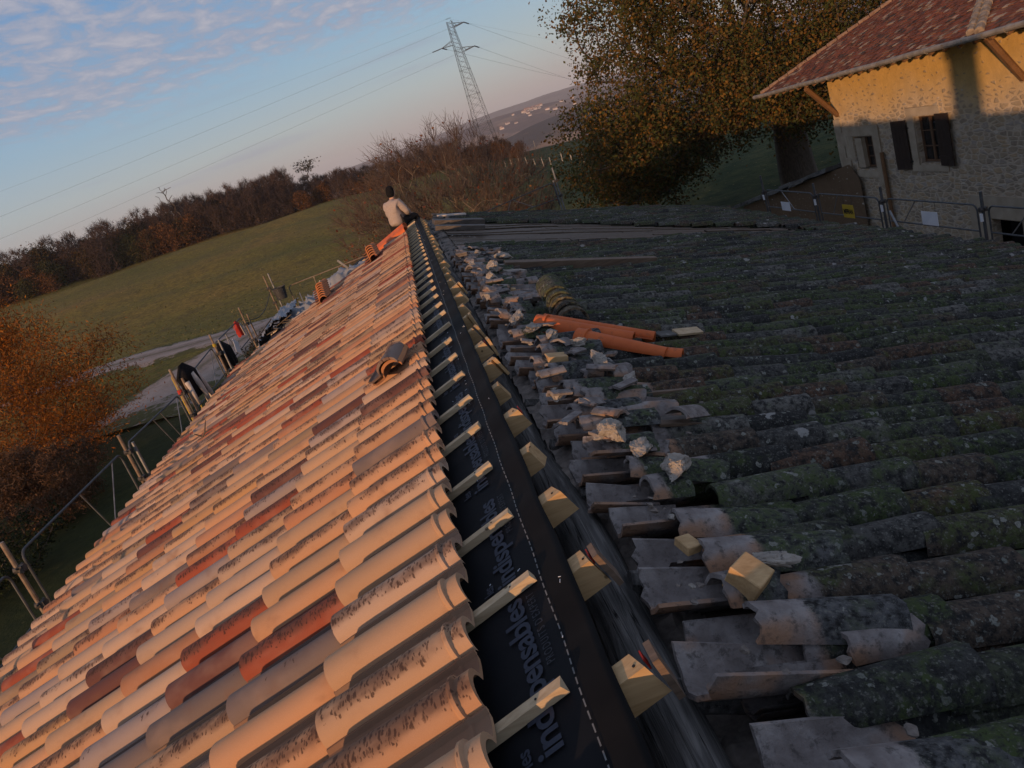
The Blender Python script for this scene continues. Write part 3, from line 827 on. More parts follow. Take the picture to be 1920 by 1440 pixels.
# --- bare spreading fruit tree at the end of the roof
def bare_tree():
    rng = np.random.default_rng(23)
    gz = float(ground_z(1.6, 29.0))
    base = np.array([1.6, 29.0, gz - 0.1])
    e = empty('bare_fruit_tree', base, 'bare spreading fruit tree with tangled reddish twigs beyond the end of the roof', 'tree')
    c0 = np.array([0.9, 29.0, -1.75])
    pts = []
    while len(pts) < 760:
        p = rng.uniform(-1, 1, 3)
        r = np.linalg.norm(p)
        if r > 1 or r < 0.2: continue
        q = c0 + p * np.array([4.0, 3.8, 3.5])
        if q[2] < -4.6: continue
        pts.append(q)
    fork = base + np.array([0.1, 0.1, 1.3])
    P, par, rr, kids = grow(base, [fork] + pts, rng, 0.010, 2.2, order_from=fork)
    rr = rr * 0.80; rr[0] = 0.26; rr[1] = max(rr[1], 0.2)
    V1, F1 = branch_mesh(P, par, rr, rng, 5, 0.22, 4)
    raw_mesh('trunk', V1, F1, MAT['fruitbark'], e, base, smooth=True)
    tips = P[2:]
    dirs = tips - (fork + np.array([0, 0, 0.5])); dirs /= np.linalg.norm(dirs, axis=1, keepdims=True); dirs[:, 2] += 0.35
    V2, F2, E, Mm = twigs_np(tips, dirs, rng, 7, 1.0, 0.0075, 0.6)
    V3, F3, E3, _ = twigs_np(Mm, np.repeat(dirs, 7, 0), rng, 2, 0.45, 0.0055, 0.9)
    V, F = cat((V2, F2), (V3, F3))
    raw_mesh('twigs', V, F, MAT['twig'], e, base)
    C = np.vstack([E, E3])
    keep = rng.random(len(C)) < 0.13
    C = C[keep]
    C = C[(C[:, 2] < -0.2) | (rng.random(len(C)) < 0.25)]
    V, F, col = leaves_np(C, rng, 0.075, [(0.20, 0.055, 0.025), (0.15, 0.06, 0.025), (0.24, 0.11, 0.04)], [2, 2, 1])
    raw_mesh('leaves', V, F, MAT['leaf'], e, base, tcol=col)
bare_tree()

# --- feathery orange tree and its bush, left
def feather_tree(name, label, cat_, cx, cy, rx, ry, h, seed, pal, wts, nclump, perc, lsize, lift=0.12, streak=True):
    rng = np.random.default_rng(seed)
    gz = float(ground_z(cx, cy))
    base = np.array([cx, cy, gz - 0.1])
    e = empty(name, base, label, cat_)
    pts = []
    while len(pts) < nclump:
        p = rng.uniform(-1, 1, 3)
        if np.linalg.norm(p[:2]) > 1: continue
        zf = (p[2] + 1) / 2
        w = (0.55 + 0.6 * math.sin(math.pi * min(1, zf * 0.9 + 0.12))) * (1.0 if zf < .7 else 1 - (zf - .7) * 1.9)
        lob = 1 + 0.25 * noise.noise(Vector((p[0] * 2, p[1] * 2, zf * 3 + seed)))
        pts.append(np.array([cx + p[0] * rx * w * lob, cy + p[1] * ry * w * lob, gz + h * (lift + (1 - lift) * zf) * lob]))
    fork = base + np.array([0, 0, 0.12 * h])
    P, par, rr, kids = grow(base, [fork] + pts, rng, 0.010, 2.3, order_from=base)
    V, F = branch_mesh(P, par, rr, rng, 5, 0.12, 2)
    raw_mesh('trunk', V, F, MAT['bark'], e, base)
    tips = P[2:]
    C = np.repeat(tips, perc, 0) + rng.normal(size=(len(tips) * perc, 3)) * np.array([0.28, 0.28, 0.34]) * (h / 5.0)
    V, F, col = leaves_np(C, rng, lsize, pal, wts, aspect=4.0 if streak else 1.5)
    raw_mesh('crown', V, F, MAT['leaf'], e, base, tcol=col)
feather_tree('orange_tree', 'feathery orange autumn tree beside the gravel road, left of the scaffold', 'tree', -15.5, 28.5, 3.4, 3.4, 5.7, 5,
             [(0.34, 0.115, 0.014), (0.26, 0.080, 0.012), (0.16, 0.06, 0.013), (0.40, 0.16, 0.025)], [3, 3, 2, 1], 380, 150, 0.034)
feather_tree('brown_bush', 'low rounded brown bush at the foot of the orange tree', 'bush', -13.4, 22.8, 1.9, 1.9, 2.1, 9,
             [(0.12, 0.065, 0.035), (0.085, 0.05, 0.028), (0.16, 0.085, 0.05)], [3, 3, 1], 260, 110, 0.030, 0.05)
feather_tree('dark_shrub', 'dark green shrub low at the left behind the nearest scaffold post', 'shrub', -13.2, 18.6, 1.9, 1.9, 1.9, 13,
             [(0.020, 0.030, 0.012), (0.032, 0.042, 0.014), (0.012, 0.016, 0.008)], [2, 2, 2], 160, 60, 0.06, 0.05, False)
feather_tree('hedge_bush', 'brambly dark hedge below the tarpaulin at the roof end', 'bush', -6.9, 33.0, 2.8, 2.2, 1.7, 17,
             [(0.060, 0.040, 0.024), (0.085, 0.052, 0.028), (0.035, 0.030, 0.016)], [2, 2, 2], 160, 60, 0.06, 0.05, False)

# --- the wood along the field
def wood_mesh(kind, seed):
    rng = np.random.default_rng(seed)
    H = {'bare': 9.5, 'oak': 8.0, 'rust': 6.5, 'olive': 6.0}[kind]
    w = {'bare': 3.0, 'oak': 3.7, 'rust': 2.9, 'olive': 2.9}[kind]
    n = 110
    pts = []
    lo = 0.02
    while len(pts) < n:
        p = rng.uniform(-1, 1, 3)
        if np.linalg.norm(p[:2]) > 1: continue
        zf = (p[2] + 1) / 2
        ww = w * (0.62 + 0.5 * math.sin(math.pi * zf)) * (1 if zf < 0.80 else max(0.35, 1 - (zf - .80) * 2.6))
        k = 1 + 0.25 * noise.noise(Vector((p[0] * 2, p[1] * 2, zf * 3 + seed)))
        pts.append((p[0] * ww * k, p[1] * ww * k, H * (lo + (1 - lo) * zf)))
    P, par, rr, kids = grow((0, 0, -0.6), [(0, 0, H * 0.05)] + pts, rng, 0.016, 2.2)
    V1, F1 = branch_mesh(P, par, rr, rng, 4, 0.1, 2)
    tips = P[2:]
    pal = {'bare': [(0.098, 0.068, 0.058), (0.080, 0.056, 0.049), (0.066, 0.044, 0.036), (0.12, 0.072, 0.046)],
           'oak': [(0.085, 0.060, 0.024), (0.060, 0.050, 0.022), (0.11, 0.062, 0.024), (0.045, 0.038, 0.02)],
           'rust': [(0.165, 0.072, 0.026), (0.12, 0.058, 0.024), (0.09, 0.048, 0.024)],
           'olive': [(0.050, 0.055, 0.020), (0.070, 0.062, 0.022), (0.035, 0.040, 0.018)]}[kind]
    if kind == 'bare':
        dirs = tips / np.linalg.norm(tips, axis=1, keepdims=True); dirs[:, 2] = np.abs(dirs[:, 2]) + 0.9
        dirs /= np.linalg.norm(dirs, axis=1, keepdims=True)
        V2, F2, E, Mm = twigs_np(tips, dirs, rng, 13, 1.5, 0.020, 0.42)
        C = np.repeat(tips, 7, 0) + rng.normal(size=(len(tips) * 7, 3)) * 0.5
        V3, F3, col3 = leaves_np(C, rng, 0.20, pal, [1] * len(pal))
        V, F = cat((V2, F2), (V3, F3))
        col = np.vstack([np.tile(np.array(pal[0]), (len(V2), 1)) * np.repeat(rng.uniform(.6, 1.3, (len(V2) // 6 + 1, 1)), 6, 0)[:len(V2)], col3])
    else:
        C = np.repeat(tips, 30, 0) + rng.normal(size=(len(tips) * 30, 3)) * 0.48
        V, F, col = leaves_np(C, rng, 0.26, pal, [1] * len(pal))
    return (V1, F1), (V, F, col)

KINDS = {}
for kind in ('bare', 'oak', 'rust', 'olive'):
    KINDS[kind] = [wood_mesh(kind, s_) for s_ in ((31, 47) if kind in ('bare', 'oak') else (31,))]
WLAB = {'bare': ('bare_tree', 'tall bare purplish tree in the wood along the upper edge of the field'),
        'oak': ('oak_tree', 'dull brown oak in the wood along the upper edge of the field'),
        'rust': ('rust_tree', 'rust coloured tree on the edge of the wood above the field'),
        'olive': ('olive_green_tree', 'olive green bushy tree on the edge of the wood above the field')}
protos = {}
wr = random.Random(77)
def wood_tree(kind, x, y, s):
    z = float(ground_z(x, y)) - 0.15
    v = wr.randrange(len(KINDS[kind]))
    nm, lb = WLAB[kind]
    if (kind, v) not in protos:
        (V1, F1), (V, F, col) = KINDS[kind][v]
        e = empty(nm, (0, 0, 0))
        a = raw_mesh('trunk', V1, F1, MAT['bark'], e)
        b = raw_mesh('crown', V, F, MAT['woodleaf'], e, tcol=col)
        protos[(kind, v)] = (e, a, b)
        o = e
    else:
        e, a, b = protos[(kind, v)]
        o = e.copy(); COL.objects.link(o)
        for c in (a, b):
            q = c.copy(); COL.objects.link(q); q.parent = o
    tag(o, lb, 'tree', 'trees of the wood along the field')
    o.location = (x, y, z)
    o.rotation_euler = (0, 0, wr.uniform(0, 6.28))
    o.scale = (s * wr.uniform(0.9, 1.15), s * wr.uniform(0.9, 1.15), s * wr.uniform(0.93, 1.05))
for row, (d0, num) in enumerate(((170, 58), (175, 58), (181, 52), (188, 48))):
    for k in range(num):
        a = -31.5 + (31.5 + 4.0) * (k + wr.uniform(-.3, .3)) / (num - 1)
        dd = d0 + wr.uniform(-2.2, 2.2)
        x, y = dd * math.sin(rad(a)), dd * math.cos(rad(a))
        u = wr.random()
        if row == 0:
            kind = 'olive' if u < (.32 if a < -16 else .05) else 'rust' if u < .52 else 'oak' if u < .78 else 'bare'
            if -14.5 < a < -7.5: kind = 'bare' if u < .75 else 'oak'
            if a > -7.5: kind = 'rust' if u < .7 else 'bare'
            s = wr.uniform(0.62, 0.95)
        else:
            kind = 'oak' if u < (.45 if a < -15 else .12) else 'bare'
            s = wr.uniform(0.90, 1.02)
            if -13.5 < a < -7.5: s *= 0.98
        s *= 0.92
        if a > -7.5: s *= 0.66
        if a > -3.0: s *= 0.9
        wood_tree(kind, x, y, s)
# low growth right of the bare tree, where the field drops away
for k in range(16):
    a = 4.6 + 4.2 * k / 15 + wr.uniform(-.2, .2)
    dd = 178 + wr.uniform(-6, 6)
    wood_tree('rust' if k % 3 else 'bare', dd * math.sin(rad(a)), dd * math.cos(rad(a)), wr.uniform(0.40, 0.60) * (1 if a < 7.6 else .7))

def snag(az, dd, h, seed, label, leafy):
    rng = np.random.default_rng(seed)
    x, y = dd * math.sin(rad(az)), dd * math.cos(rad(az))
    gz = float(ground_z(x, y))
    base = np.array([x, y, gz])
    e = empty('dead_tree' if not leafy else 'lone_tree', base, label, 'tree')
    pts = [base + np.array([rng.normal() * 1.0, rng.normal() * 1.0, h * rng.uniform(.45, 1.0)]) for _ in range(26)]
    P, par, rr, kids = grow(base, [base + np.array([0, 0, h * .35])] + pts, rng, 0.045, 2.2)
    V, F = branch_mesh(P, par, rr, rng, 4, 0.15, 2)
    raw_mesh('trunk', V, F, MAT['bark'], e, base)
    if leafy:
        t = P[2:]; t = t[t[:, 2] > gz + h * .72]
        C = np.repeat(t, 60, 0) + rng.normal(size=(len(t) * 60, 3)) * np.array([.8, .8, .35])
        V, F, col = leaves_np(C, rng, 0.24, [(0.03, 0.028, 0.02), (0.05, 0.04, 0.025)], [1, 1])
        raw_mesh('crown', V, F, MAT['woodleaf'], e, base, tcol=col)
snag(-15.1, 171, 12.5, 3, 'leafless dead tree sticking up above the wood', False)
snag(-6.0, 176, 9.6, 8, 'dark flat-topped tree standing above the rust coloured end of the wood', True)

# seed heads and tussocks in the field
def tussocks():
    rng = np.random.default_rng(3)
    n = 9000
    a = np.radians(rng.uniform(-33, 12, n)); r = 48 + 120 * rng.random(n) ** 1.3
    x, y = r * np.sin(a), r * np.cos(a)
    z = ground_z(x, y)
    C = np.stack([x, y, z + 0.06], 1)
    V, F, col = leaves_np(C, rng, 0.085, [(0.17, 0.13, 0.05), (0.10, 0.10, 0.03), (0.26, 0.19, 0.08), (0.07, 0.08, 0.025)], [3, 3, 1.3, 3])
    o = raw_mesh('tussocks', V, F, MAT['leaf'], tcol=col)
    tag(o, 'tufts of dry grass scattered over the field', 'grass', kind='stuff')
tussocks()

# ------------------------------------------------------------------ pylon and cables
def pylon():
    bx, by = 23.35, 198.6
    gz = float(ground_z(bx, by))
    top = 1.25 + 200 * math.tan(rad(7.58))
    e = empty('electricity_pylon', (bx, by, gz), 'tall grey lattice pylon leaning into the sky beyond the bare tree', 'pylon')
    yaw = rad(-20)
    ux, uy = Vector((math.cos(yaw), math.sin(yaw), 0)), Vector((-math.sin(yaw), math.cos(yaw), 0))
    O_ = Vector((bx, by, 0))
    def hw(z):
        f = (z - gz) / (top - gz)
        return 2.15 * (1 - f) + 0.55 * f if f < 0.7 else (2.15 * .3 + .55 * .7) * (1 - (f - .7) / .3) + 0.55 * (f - .7) / .3
    def cor(z, i):
        s_ = ((-1, -1), (1, -1), (1, 1), (-1, 1))[i]
        h_ = hw(z)
        return O_ + ux * (s_[0] * h_) + uy * (s_[1] * h_) + Vector((0, 0, z))
    zs = [gz]
    while zs[-1] < top - 0.6:
        zs.append(min(top, zs[-1] + max(0.9, hw(zs[-1]) * 1.15)))
    mb = MB()
    for i in range(4):
        mb.tube([cor(z, i) for z in zs], 0.058, 4)
    for a, b in zip(zs, zs[1:]):
        for i in range(4):
            j = (i + 1) % 4
            mb.tube([cor(a, i), cor(b, j)], 0.028, 3, False)
            mb.tube([cor(a, j), cor(b, i)], 0.028, 3, False)
    for z in zs[::4] + [top]:
        for i in range(4):
            mb.tube([cor(z, i), cor(z, (i + 1) % 4)], 0.03, 3, False)
    obj('lattice_tower', mb, MAT['pylon'], e)
    ends = []
    for z, side, ln in ((1.25 + 200 * math.tan(rad(6.95)), 1, 2.7), (1.25 + 200 * math.tan(rad(5.95)), -1, 2.9), (1.25 + 200 * math.tan(rad(5.35)), 1, 3.1)):
        m2 = MB()
        tip = O_ + ux * (side * (hw(z) + ln)) + Vector((0, 0, z + 0.25))
        for s_ in (-1, 1):
            m2.tube([O_ + ux * side * hw(z) + uy * s_ * hw(z) + Vector((0, 0, z)), tip + uy * s_ * 0.12], 0.055, 4)
            m2.tube([O_ + ux * side * hw(z) + uy * s_ * hw(z) + Vector((0, 0, z + 1.0)), tip + uy * s_ * 0.12], 0.055, 4)
            for f in (.33, .66):
                q0 = O_ + ux * side * hw(z) + uy * s_ * hw(z) + Vector((0, 0, z))
                q1 = q0 + Vector((0, 0, 1.0))
                m2.tube([q0.lerp(tip, f), q1.lerp(tip, f - .2)], 0.035, 3)
        obj('cross_arm', m2, MAT['pylon'], e)
        ends.append(tip)
    return e, ends, O_ + Vector((0, 0, top))
PY, ARM, PTOP = pylon()

def insulator(a, b, parent):
    mb = MB()
    pts = [a.lerp(b, i / 16) for i in range(17)]
    mb.tube(pts, [0.06 if i % 2 else 0.15 for i in range(17)], 6)
    obj('insulator', mb, MAT['cable'], parent)

def cable(a, b, sag, label, n=60, r=0.032):
    mb = MB()
    pts = []
    for i in range(n + 1):
        f = i / n
        p = a.lerp(b, f); p.z -= sag * 4 * f * (1 - f)
        pts.append(p)
    mb.tube(pts, r, 4)
    tag(obj('power_cable', mb, MAT['cable'], loc=a), label, 'cable', 'power cables strung from the pylon')

def through(a, az, el, ex, ey):
    """height at (ex, ey) for a straight span from a that is seen at az/el"""
    t_ = math.tan(rad(az))
    f = (a.x - t_ * a.y) / ((a.x - ex) - t_ * (a.y - ey))
    qx, qy = a.x + (ex - a.x) * f, a.y + (ey - a.y) * f
    z = 1.25 + math.hypot(qx, qy) * math.tan(rad(el))
    return Vector((ex, ey, a.z + (z - a.z) / f))
for a, az, el, lb in ((PTOP, -23.78, 6.23, 'thin earth cable, uppermost of the lines running left from the pylon'),
                      (ARM[0], -24.43, 4.88, 'second cable from the top running left from the pylon'),
                      (ARM[1], -25.02, 3.67, 'cable running left from the left hand pylon arm'),
                      (ARM[2], -23.33, 2.9, 'lowest cable running left from the pylon over the wood')):
    b = through(a, az, el, -150, 150)
    st = a
    if a is not PTOP:
        st = a + (b - a).normalized() * 2.6
        insulator(a, st, PY)
    cable(st, b, 0.4, lb, r=0.012 if a is PTOP else 0.019)
for a, az, el, lb in ((PTOP, 12.9, 4.3, 'thin earth cable running right from the pylon top'), (ARM[0], 12.91, 3.43, 'upper cable running right from the pylon towards the lime tree'),
                      (ARM[2], 13.93, 1.2, 'lower cable running right from the pylon towards the lime tree'), (ARM[1], 13.93, 1.32, 'middle cable running right from the far side of the pylon')):
    b = through(a, az, el, 171, 470)
    st = a
    if a is not PTOP:
        st = a + (b - a).normalized() * 2.6
        insulator(a, st, PY)
    cable(st, b, 1.6 if a is not PTOP else 1.0, lb, r=0.012 if a is PTOP else 0.022)

# ------------------------------------------------------------------ fence in the right-hand pasture
def fence():
    pts = [(6.86, 166), (7.3, 160), (7.72, 152), (8.3, 143), (8.82, 136), (9.35, 128), (9.89, 120), (10.4, 112), (11.25, 106), (11.9, 100), (12.69, 94), (13.44, 88), (14.18, 82), (15.2, 76), (16.4, 71)]
    P3 = []
    for az, dd in pts:
        x, y = dd * math.sin(rad(az)), dd * math.cos(rad(az))
        P3.append(Vector((x, y, float(ground_z(x, y)))))
    e = empty('pasture_fence', P3[0], 'wire fence on pale posts crossing the green pasture', 'fence')
    for i, p in enumerate(P3):
        mb = MB()
        h = 1.35 + 0.12 * math.sin(i * 2.3)
        mb.tube([p + Vector((0, 0, -0.2)), p + Vector((0.05 * math.sin(i), 0, h * .6)), p + Vector((0.08 * math.sin(i), 0, h))], [0.07, 0.065, 0.06], 6)
        obj('fence_post', mb, MAT['post'], e)
    for hgt in (0.55, 1.05):
        mb = MB()
        mb.tube([p + Vector((0, 0, hgt)) for p in P3], 0.012, 3)
        obj('wire', mb, MAT['galv'], e)
    # second line on the skyline of the pasture
    e2 = empty('boundary_fence', (30, 185, -8), 'far row of posts where the pasture meets the valley', 'fence')
    for az, dd in ((8.2, 190), (8.85, 189), (9.7, 188), (11.1, 186), (12.0, 184), (12.6, 182)):
        x, y = dd * math.sin(rad(az)), dd * math.cos(rad(az))
        p = Vector((x, y, float(ground_z(x, y))))
        mb = MB(); mb.tube([p, p + Vector((0.05, 0, 2.0))], [0.08, 0.07], 6)
        obj('fence_post', mb, MAT['post'], e2)
fence()
# ------------------------------------------------------------------ the stone house across the yard
def wall_x(mb, x, y0, y1, z0, z1, holes, depth=0.24):
    """wall in the plane x, seen from -x, with real openings and reveals"""
    ys = sorted({y0, y1, *[h[0] for h in holes], *[h[1] for h in holes]})
    zs = sorted({z0, z1, *[h[2] for h in holes], *[h[3] for h in holes]})
    for a, b in zip(ys, ys[1:]):
        for c, d_ in zip(zs, zs[1:]):
            if any(h[0] <= a and b <= h[1] and h[2] <= c and d_ <= h[3] for h in holes):
                continue
            mb.add([(x, a, c), (x, b, c), (x, b, d_), (x, a, d_)], [(3, 2, 1, 0)])
    for (a, b, c, d_) in holes:
        X = x + depth
        mb.add([(x, a, c), (x, b, c), (X, b, c), (X, a, c)], [(0, 1, 2, 3)])
        mb.add([(x, a, d_), (x, b, d_), (X, b, d_), (X, a, d_)], [(3, 2, 1, 0)])
        mb.add([(x, a, c), (x, a, d_), (X, a, d_), (X, a, c)], [(3, 2, 1, 0)])
        mb.add([(x, b, c), (x, b, d_), (X, b, d_), (X, b, c)], [(0, 1, 2, 3)])

def house():
    e = empty('stone_house', (14, 20, -7.3), 'old stone house with ochre upper wall, wide red tiled eaves and dark shutters', 'house')
    HX = 14.0
    holes = [(23.08, 24.12, -3.70, -2.66), (20.07, 20.95, -3.52, -2.20), (17.45, 18.50, -7.4, -4.98)]
    mb = MB()
    wall_x(mb, HX, 4.0, 25.05, -9.0, -0.50, holes)
    mb.add([(HX, 25.05, -9), (23, 25.05, -9), (23, 25.05, -.3), (HX, 25.05, -.5)], [(0, 1, 2, 3)])
    mb.add([(23, 25.05, -9), (23, 4, -9), (23, 4, -.3), (23, 25.05, -.3)], [(0, 1, 2, 3)])
    mb.add([(HX, 4, -9), (23, 4, -9), (23, 4, -.3), (HX, 4, -.5)], [(3, 2, 1, 0)])
    obj('wall', mb, MAT['housewall'], e)
    # openings
    def casement(y0, y1, z0, z1, leaves, x=HX + 0.16):
        fb = MB()
        t = 0.055
        fb.box((x, (y0 + y1) / 2, z1 - t / 2), (0.06, y1 - y0, t)); fb.box((x, (y0 + y1) / 2, z0 + t / 2), (0.06, y1 - y0, t))
        n = leaves
        for k in range(n + 1):
            fb.box((x + 0.002, y0 + t / 2 + (y1 - y0 - t) * k / n, (z0 + z1) / 2), (0.056, t if k in (0, n) else t * 1.5, z1 - z0 - 2 * t))
        for k in range(n):
            a, b = y0 + (y1 - y0) * k / n, y0 + (y1 - y0) * (k + 1) / n
            for q in ((1, 2) if n == 2 else (1, 2)):
                fb.box((x + 0.004, (a + b) / 2, z0 + (z1 - z0) * q / 3), (0.03, (b - a) - 1.4 * t, 0.025))
            if n == 1:
                fb.box((x + 0.006, (a + b) / 2, (z0 + z1) / 2), (0.028, 0.025, z1 - z0 - 2 * t))
        f = obj('window', fb, MAT['framewood'], e)
        gb = MB(); gb.add([(x + .012, y0 + .03, z0 + .03), (x + .012, y1 - .03, z0 + .03), (x + .012, y1 - .03, z1 - .03), (x + .012, y0 + .03, z1 - .03)], [(3, 2, 1, 0)])
        obj('pane', gb, MAT['glass'], f)
    casement(23.08, 23.72, -3.66, -2.66, 1)
    casement(20.07, 20.95, -3.50, -2.20, 2)
    # dressed stone round the openings, 3 mm and more proud of the rubble
    rr_ = random.Random(4)
    sb = MB(); sb.box((HX + .10, 23.90, -3.18), (0.20, 0.36, 0.94)); obj('window_jamb', sb, MAT['dressed'], e)
    for nm, lst in (('window_surround', ((22.70, 23.05, -4.15, -2.35), (24.15, 24.62, -3.4, -2.3), (22.70, 24.62, -2.62, -2.32), (22.98, 24.2, -3.95, -3.73))),
                    ('window_surround', ((20.98, 21.25, -3.6, -2.16), (19.85, 20.04, -3.6, -2.16), (19.85, 21.25, -2.17, -1.93), (19.8, 21.3, -3.72, -3.55))),
                    ('door_surround', ((18.53, 19.2, -7.4, -4.6), (16.6, 17.42, -7.4, -4.6), (16.6, 19.2, -4.95, -4.35)))):
        sb = MB()
        for k, (y0, y1, z0, z1) in enumerate(lst):
            sb.box((HX - .012 - .002 * k, (y0 + y1) / 2, (z0 + z1) / 2), (.05, y1 - y0, z1 - z0), None, None, None, .012, rr_)
        obj(nm, sb, MAT['dressed'], e)
    sb = MB()
    for k in range(7):
        w = .62 if k % 2 else .40
        sb.box((HX - .014, 25.06 - w / 2, -4.8 + k * .42), (.055, w, .425), None, None, None, .012, rr_)
    obj('corner_stones', sb, MAT['dressed'], e)
    db = MB(); db.box((HX + .5, 17.97, -6.2), (.04, 1.04, 2.4)); obj('dark_cellar_panel', db, MAT['dark'], e)  # near-black panel, the cellar's lack of light put into its colour
    # shutters, slightly open against the wall
    for (y0, y1, z0, z1, ang) in ((21.30, 21.90, -3.67, -2.26, 6), (19.43, 20.02, -3.55, -2.15, -5)):
        m2 = MB()
        q = Matrix.Rotation(rad(ang), 3, 'Z')
        n = 4
        for k in range(n):
            m2.box(Vector((HX - .085, (y0 + y1) / 2, (z0 + z1) / 2)) + q @ Vector((0, (k - 1.5) * (y1 - y0) / n, 0)), (.032, (y1 - y0) / n - .008, z1 - z0), q)
        for zz in (.16, .84):
            m2.box(Vector((HX - .107, (y0 + y1) / 2, z0 + (z1 - z0) * zz)), (.02, y1 - y0 - .06, .10), q)
        s_ = obj('shutter', m2, MAT['darkwood'], e)
        hb = MB()
        for zz in (.16, .84):
            hb.box((HX - .03, y0 - .03 if y0 > 21 else y1 + .03, z0 + (z1 - z0) * zz), (.05, .10, .035))
        obj('hinge', hb, MAT['coupler'], s_)
    pb = MB(); pb.tube([(HX - .09, 22.62, -3.15), (HX - .09, 22.62, -7.5)], .06, 8); obj('downpipe', pb, MAT['strut'], e)
    # roof of small flat tiles, every tile a little out of true
    rg = random.Random(9)
    EX, SLP = 12.5, rad(24)
    ze = lambda y: -0.64 + 0.0373 * (26.7 - y)
    tb = MB()
    cs_, sn_ = math.cos(SLP), math.sin(SLP)
    for k in range(58):
        d0 = k * 0.118
        ymax = 26.7 - d0 * cs_ * 1.02
        y = 8.0 + (k % 2) * .085
        while y < ymax:
            w = .165
            u = rg.random()
            col = (0.185, 0.060, 0.032) if u < .45 else (0.125, 0.046, 0.028) if u < .70 else (0.21, 0.095, 0.05) if u < .82 else (0.31, 0.22, 0.15) if u < .93 else (0.07, 0.045, 0.035)
            f_ = rg.uniform(.75, 1.2); col = tuple(c * f_ for c in col)
            j = rg.uniform(-.012, .012); sk = rg.uniform(-.018, .018); th = .018 + rg.uniform(0, .022)
            L = .20
            def P(dd, yy, h):
                return (EX + dd * cs_ - h * sn_, yy, ze(yy) + dd * sn_ + h * cs_)
            a, b = y, min(y + w, ymax + .04)
            tb.add([P(d0 + j, a, th), P(d0 + j + sk, b, th), P(d0 + L, b, .006), P(d0 + L, a, .006), P(d0 + j, a, th - .02), P(d0 + j + sk, b, th - .02)],
                   [(3, 2, 1, 0), (0, 1, 5, 4)], col)
            y += w + .004
    rf = obj('roof', tb, MAT['houseroof'], e)
    # verge tiles on the hip, ragged pale line
    vb = MB()
    for k in range(26):
        d0 = .05 + k * .26
        p = Vector((EX + d0 * cs_, 26.7 - d0 * cs_ * 1.02, ze(26.7 - d0) + d0 * sn_ + .03))
        q = Vector((cs_, -cs_ * 1.02, sn_)).normalized()
        vb.tube([p, p + q * .33], [.075, .06], 7)
    obj('hip_tiles', vb, noisy('pale_hip_tiles', (0.13, 0.07, 0.045), (0.28, 0.19, 0.13), 9.0), rf)
    sm = MB()
    for k in range(22):
        f = k * .27
        for q_ in (-.13, .13):
            p = Vector((EX + .03 + f * .70, 16.3 + f * .64 + q_, ze(16.3) + f * .70 * math.tan(SLP) + .075))
            sm.tube([p, p + Vector((.23, .21, .105))], [.10, .085], 8)
    obj('tile_seam', sm, noisy('pale_seam_tiles', (0.13, 0.10, 0.075), (0.34, 0.27, 0.20), 9.0), rf)
    ub = MB()      # soffit and roof body
    yh = 26.62
    D = 6.6
    A = (EX + .04, yh, ze(yh) - .05); B = (EX + .04, 4, ze(4) - .05)
    Ct = (EX + D * cs_, yh - D * cs_, ze(yh) + D * sn_ - .05); Dt = (EX + D * cs_, 4, ze(4) + D * sn_ - .05)
    Eb = (24.5, yh, ze(yh) - .05); Ft = (24.5 - D * cs_, yh - D * cs_, Ct[2])
    ub.add([A, B, Dt, Ct, Eb, Ft, (24.5, 4, ze(4) - .05), (24.5 - D * cs_, 4, Dt[2])], [(0, 1, 2, 3), (0, 3, 5, 4), (4, 5, 7, 6), (3, 2, 7, 5), (0, 4, 6, 1)])
    obj('soffit', ub, MAT['greywood_x'], e)
    rb = MB()
    for k in range(44):
        y = 5.2 + k * .49
        rb.box((EX + .78, y, ze(y) - .115 + .3), (1.5, .08, .10), Matrix.Rotation(-SLP, 3, 'Y'))
    obj('rafter_feet', rb, MAT['strut'], e)
    gb = MB()
    gy = np.linspace(27.0, 5.0, 40)
    gb.tube([(EX - .07, y, ze(y) - .02 - .006 * math.sin(y * 2)) for y in gy], .065, 10)
    g = obj('gutter', gb, MAT['zinc'], e)
    hb = MB()
    for y in np.arange(6, 26.6, .62):
        hb.tube([(EX - .142, y, ze(y) + .02), (EX - .13, y, ze(y) - .06), (EX - .07, y, ze(y) - .10), (EX + .01, y, ze(y) - .05)], .010, 4)
    obj('gutter_hooks', hb, MAT['zinc'], g)
    for a, b in (((14.0, 24.78, -1.92), (12.75, 24.05, -.74)), ((14.0, 16.9, -1.56), (12.85, 16.4, -.36))):
        b_ = MB(); b_.tube([a, b], .085, 6); obj('eave_strut', b_, MAT['strut'], e)

    # low wall with a sloping slab roof running on from the house corner
    l = empty('lean_to', (14.0, 29, -7.5), 'low clay coloured outbuilding with sloping stone slab roof joined to the house corner', 'outbuilding')
    wb = MB()
    X0, X1 = 13.86, 17.5
    zt = lambda y: -3.50 - (y - 24.4) * .212
    wb.add([(X0, 23.95, -9), (X0, 33.5, -9), (X0, 33.5, zt(33.5)), (X0, 24.4, zt(24.4)), (X0, 23.95, zt(24.4) - .5),
            (X1, 25.1, -9), (X1, 33.5, -9), (X1, 33.5, zt(33.5)), (X1, 25.1, zt(24.4))],
           [(4, 3, 2, 1, 0), (1, 2, 7, 6), (6, 7, 8, 5)])
    obj('wall', wb, MAT['leanwall'], l)
    rb = MB()
    rs = random.Random(12)
    y = 25.6
    while y < 33.8:
        w = rs.uniform(.5, .95)
        x = X0 - .25
        while x < X1:
            dx = rs.uniform(.6, 1.1)
            rb.box((x + dx / 2, y + w / 2, zt(y + w / 2) + .10 + rs.uniform(-.03, .03)), (dx * .97, w * 1.12, .12), Matrix.Rotation(-.19, 3, 'X'), None, .93, .03, rs)
            x += dx
        y += w
    obj('slab_roof', rb, MAT['slab'], l)
house()
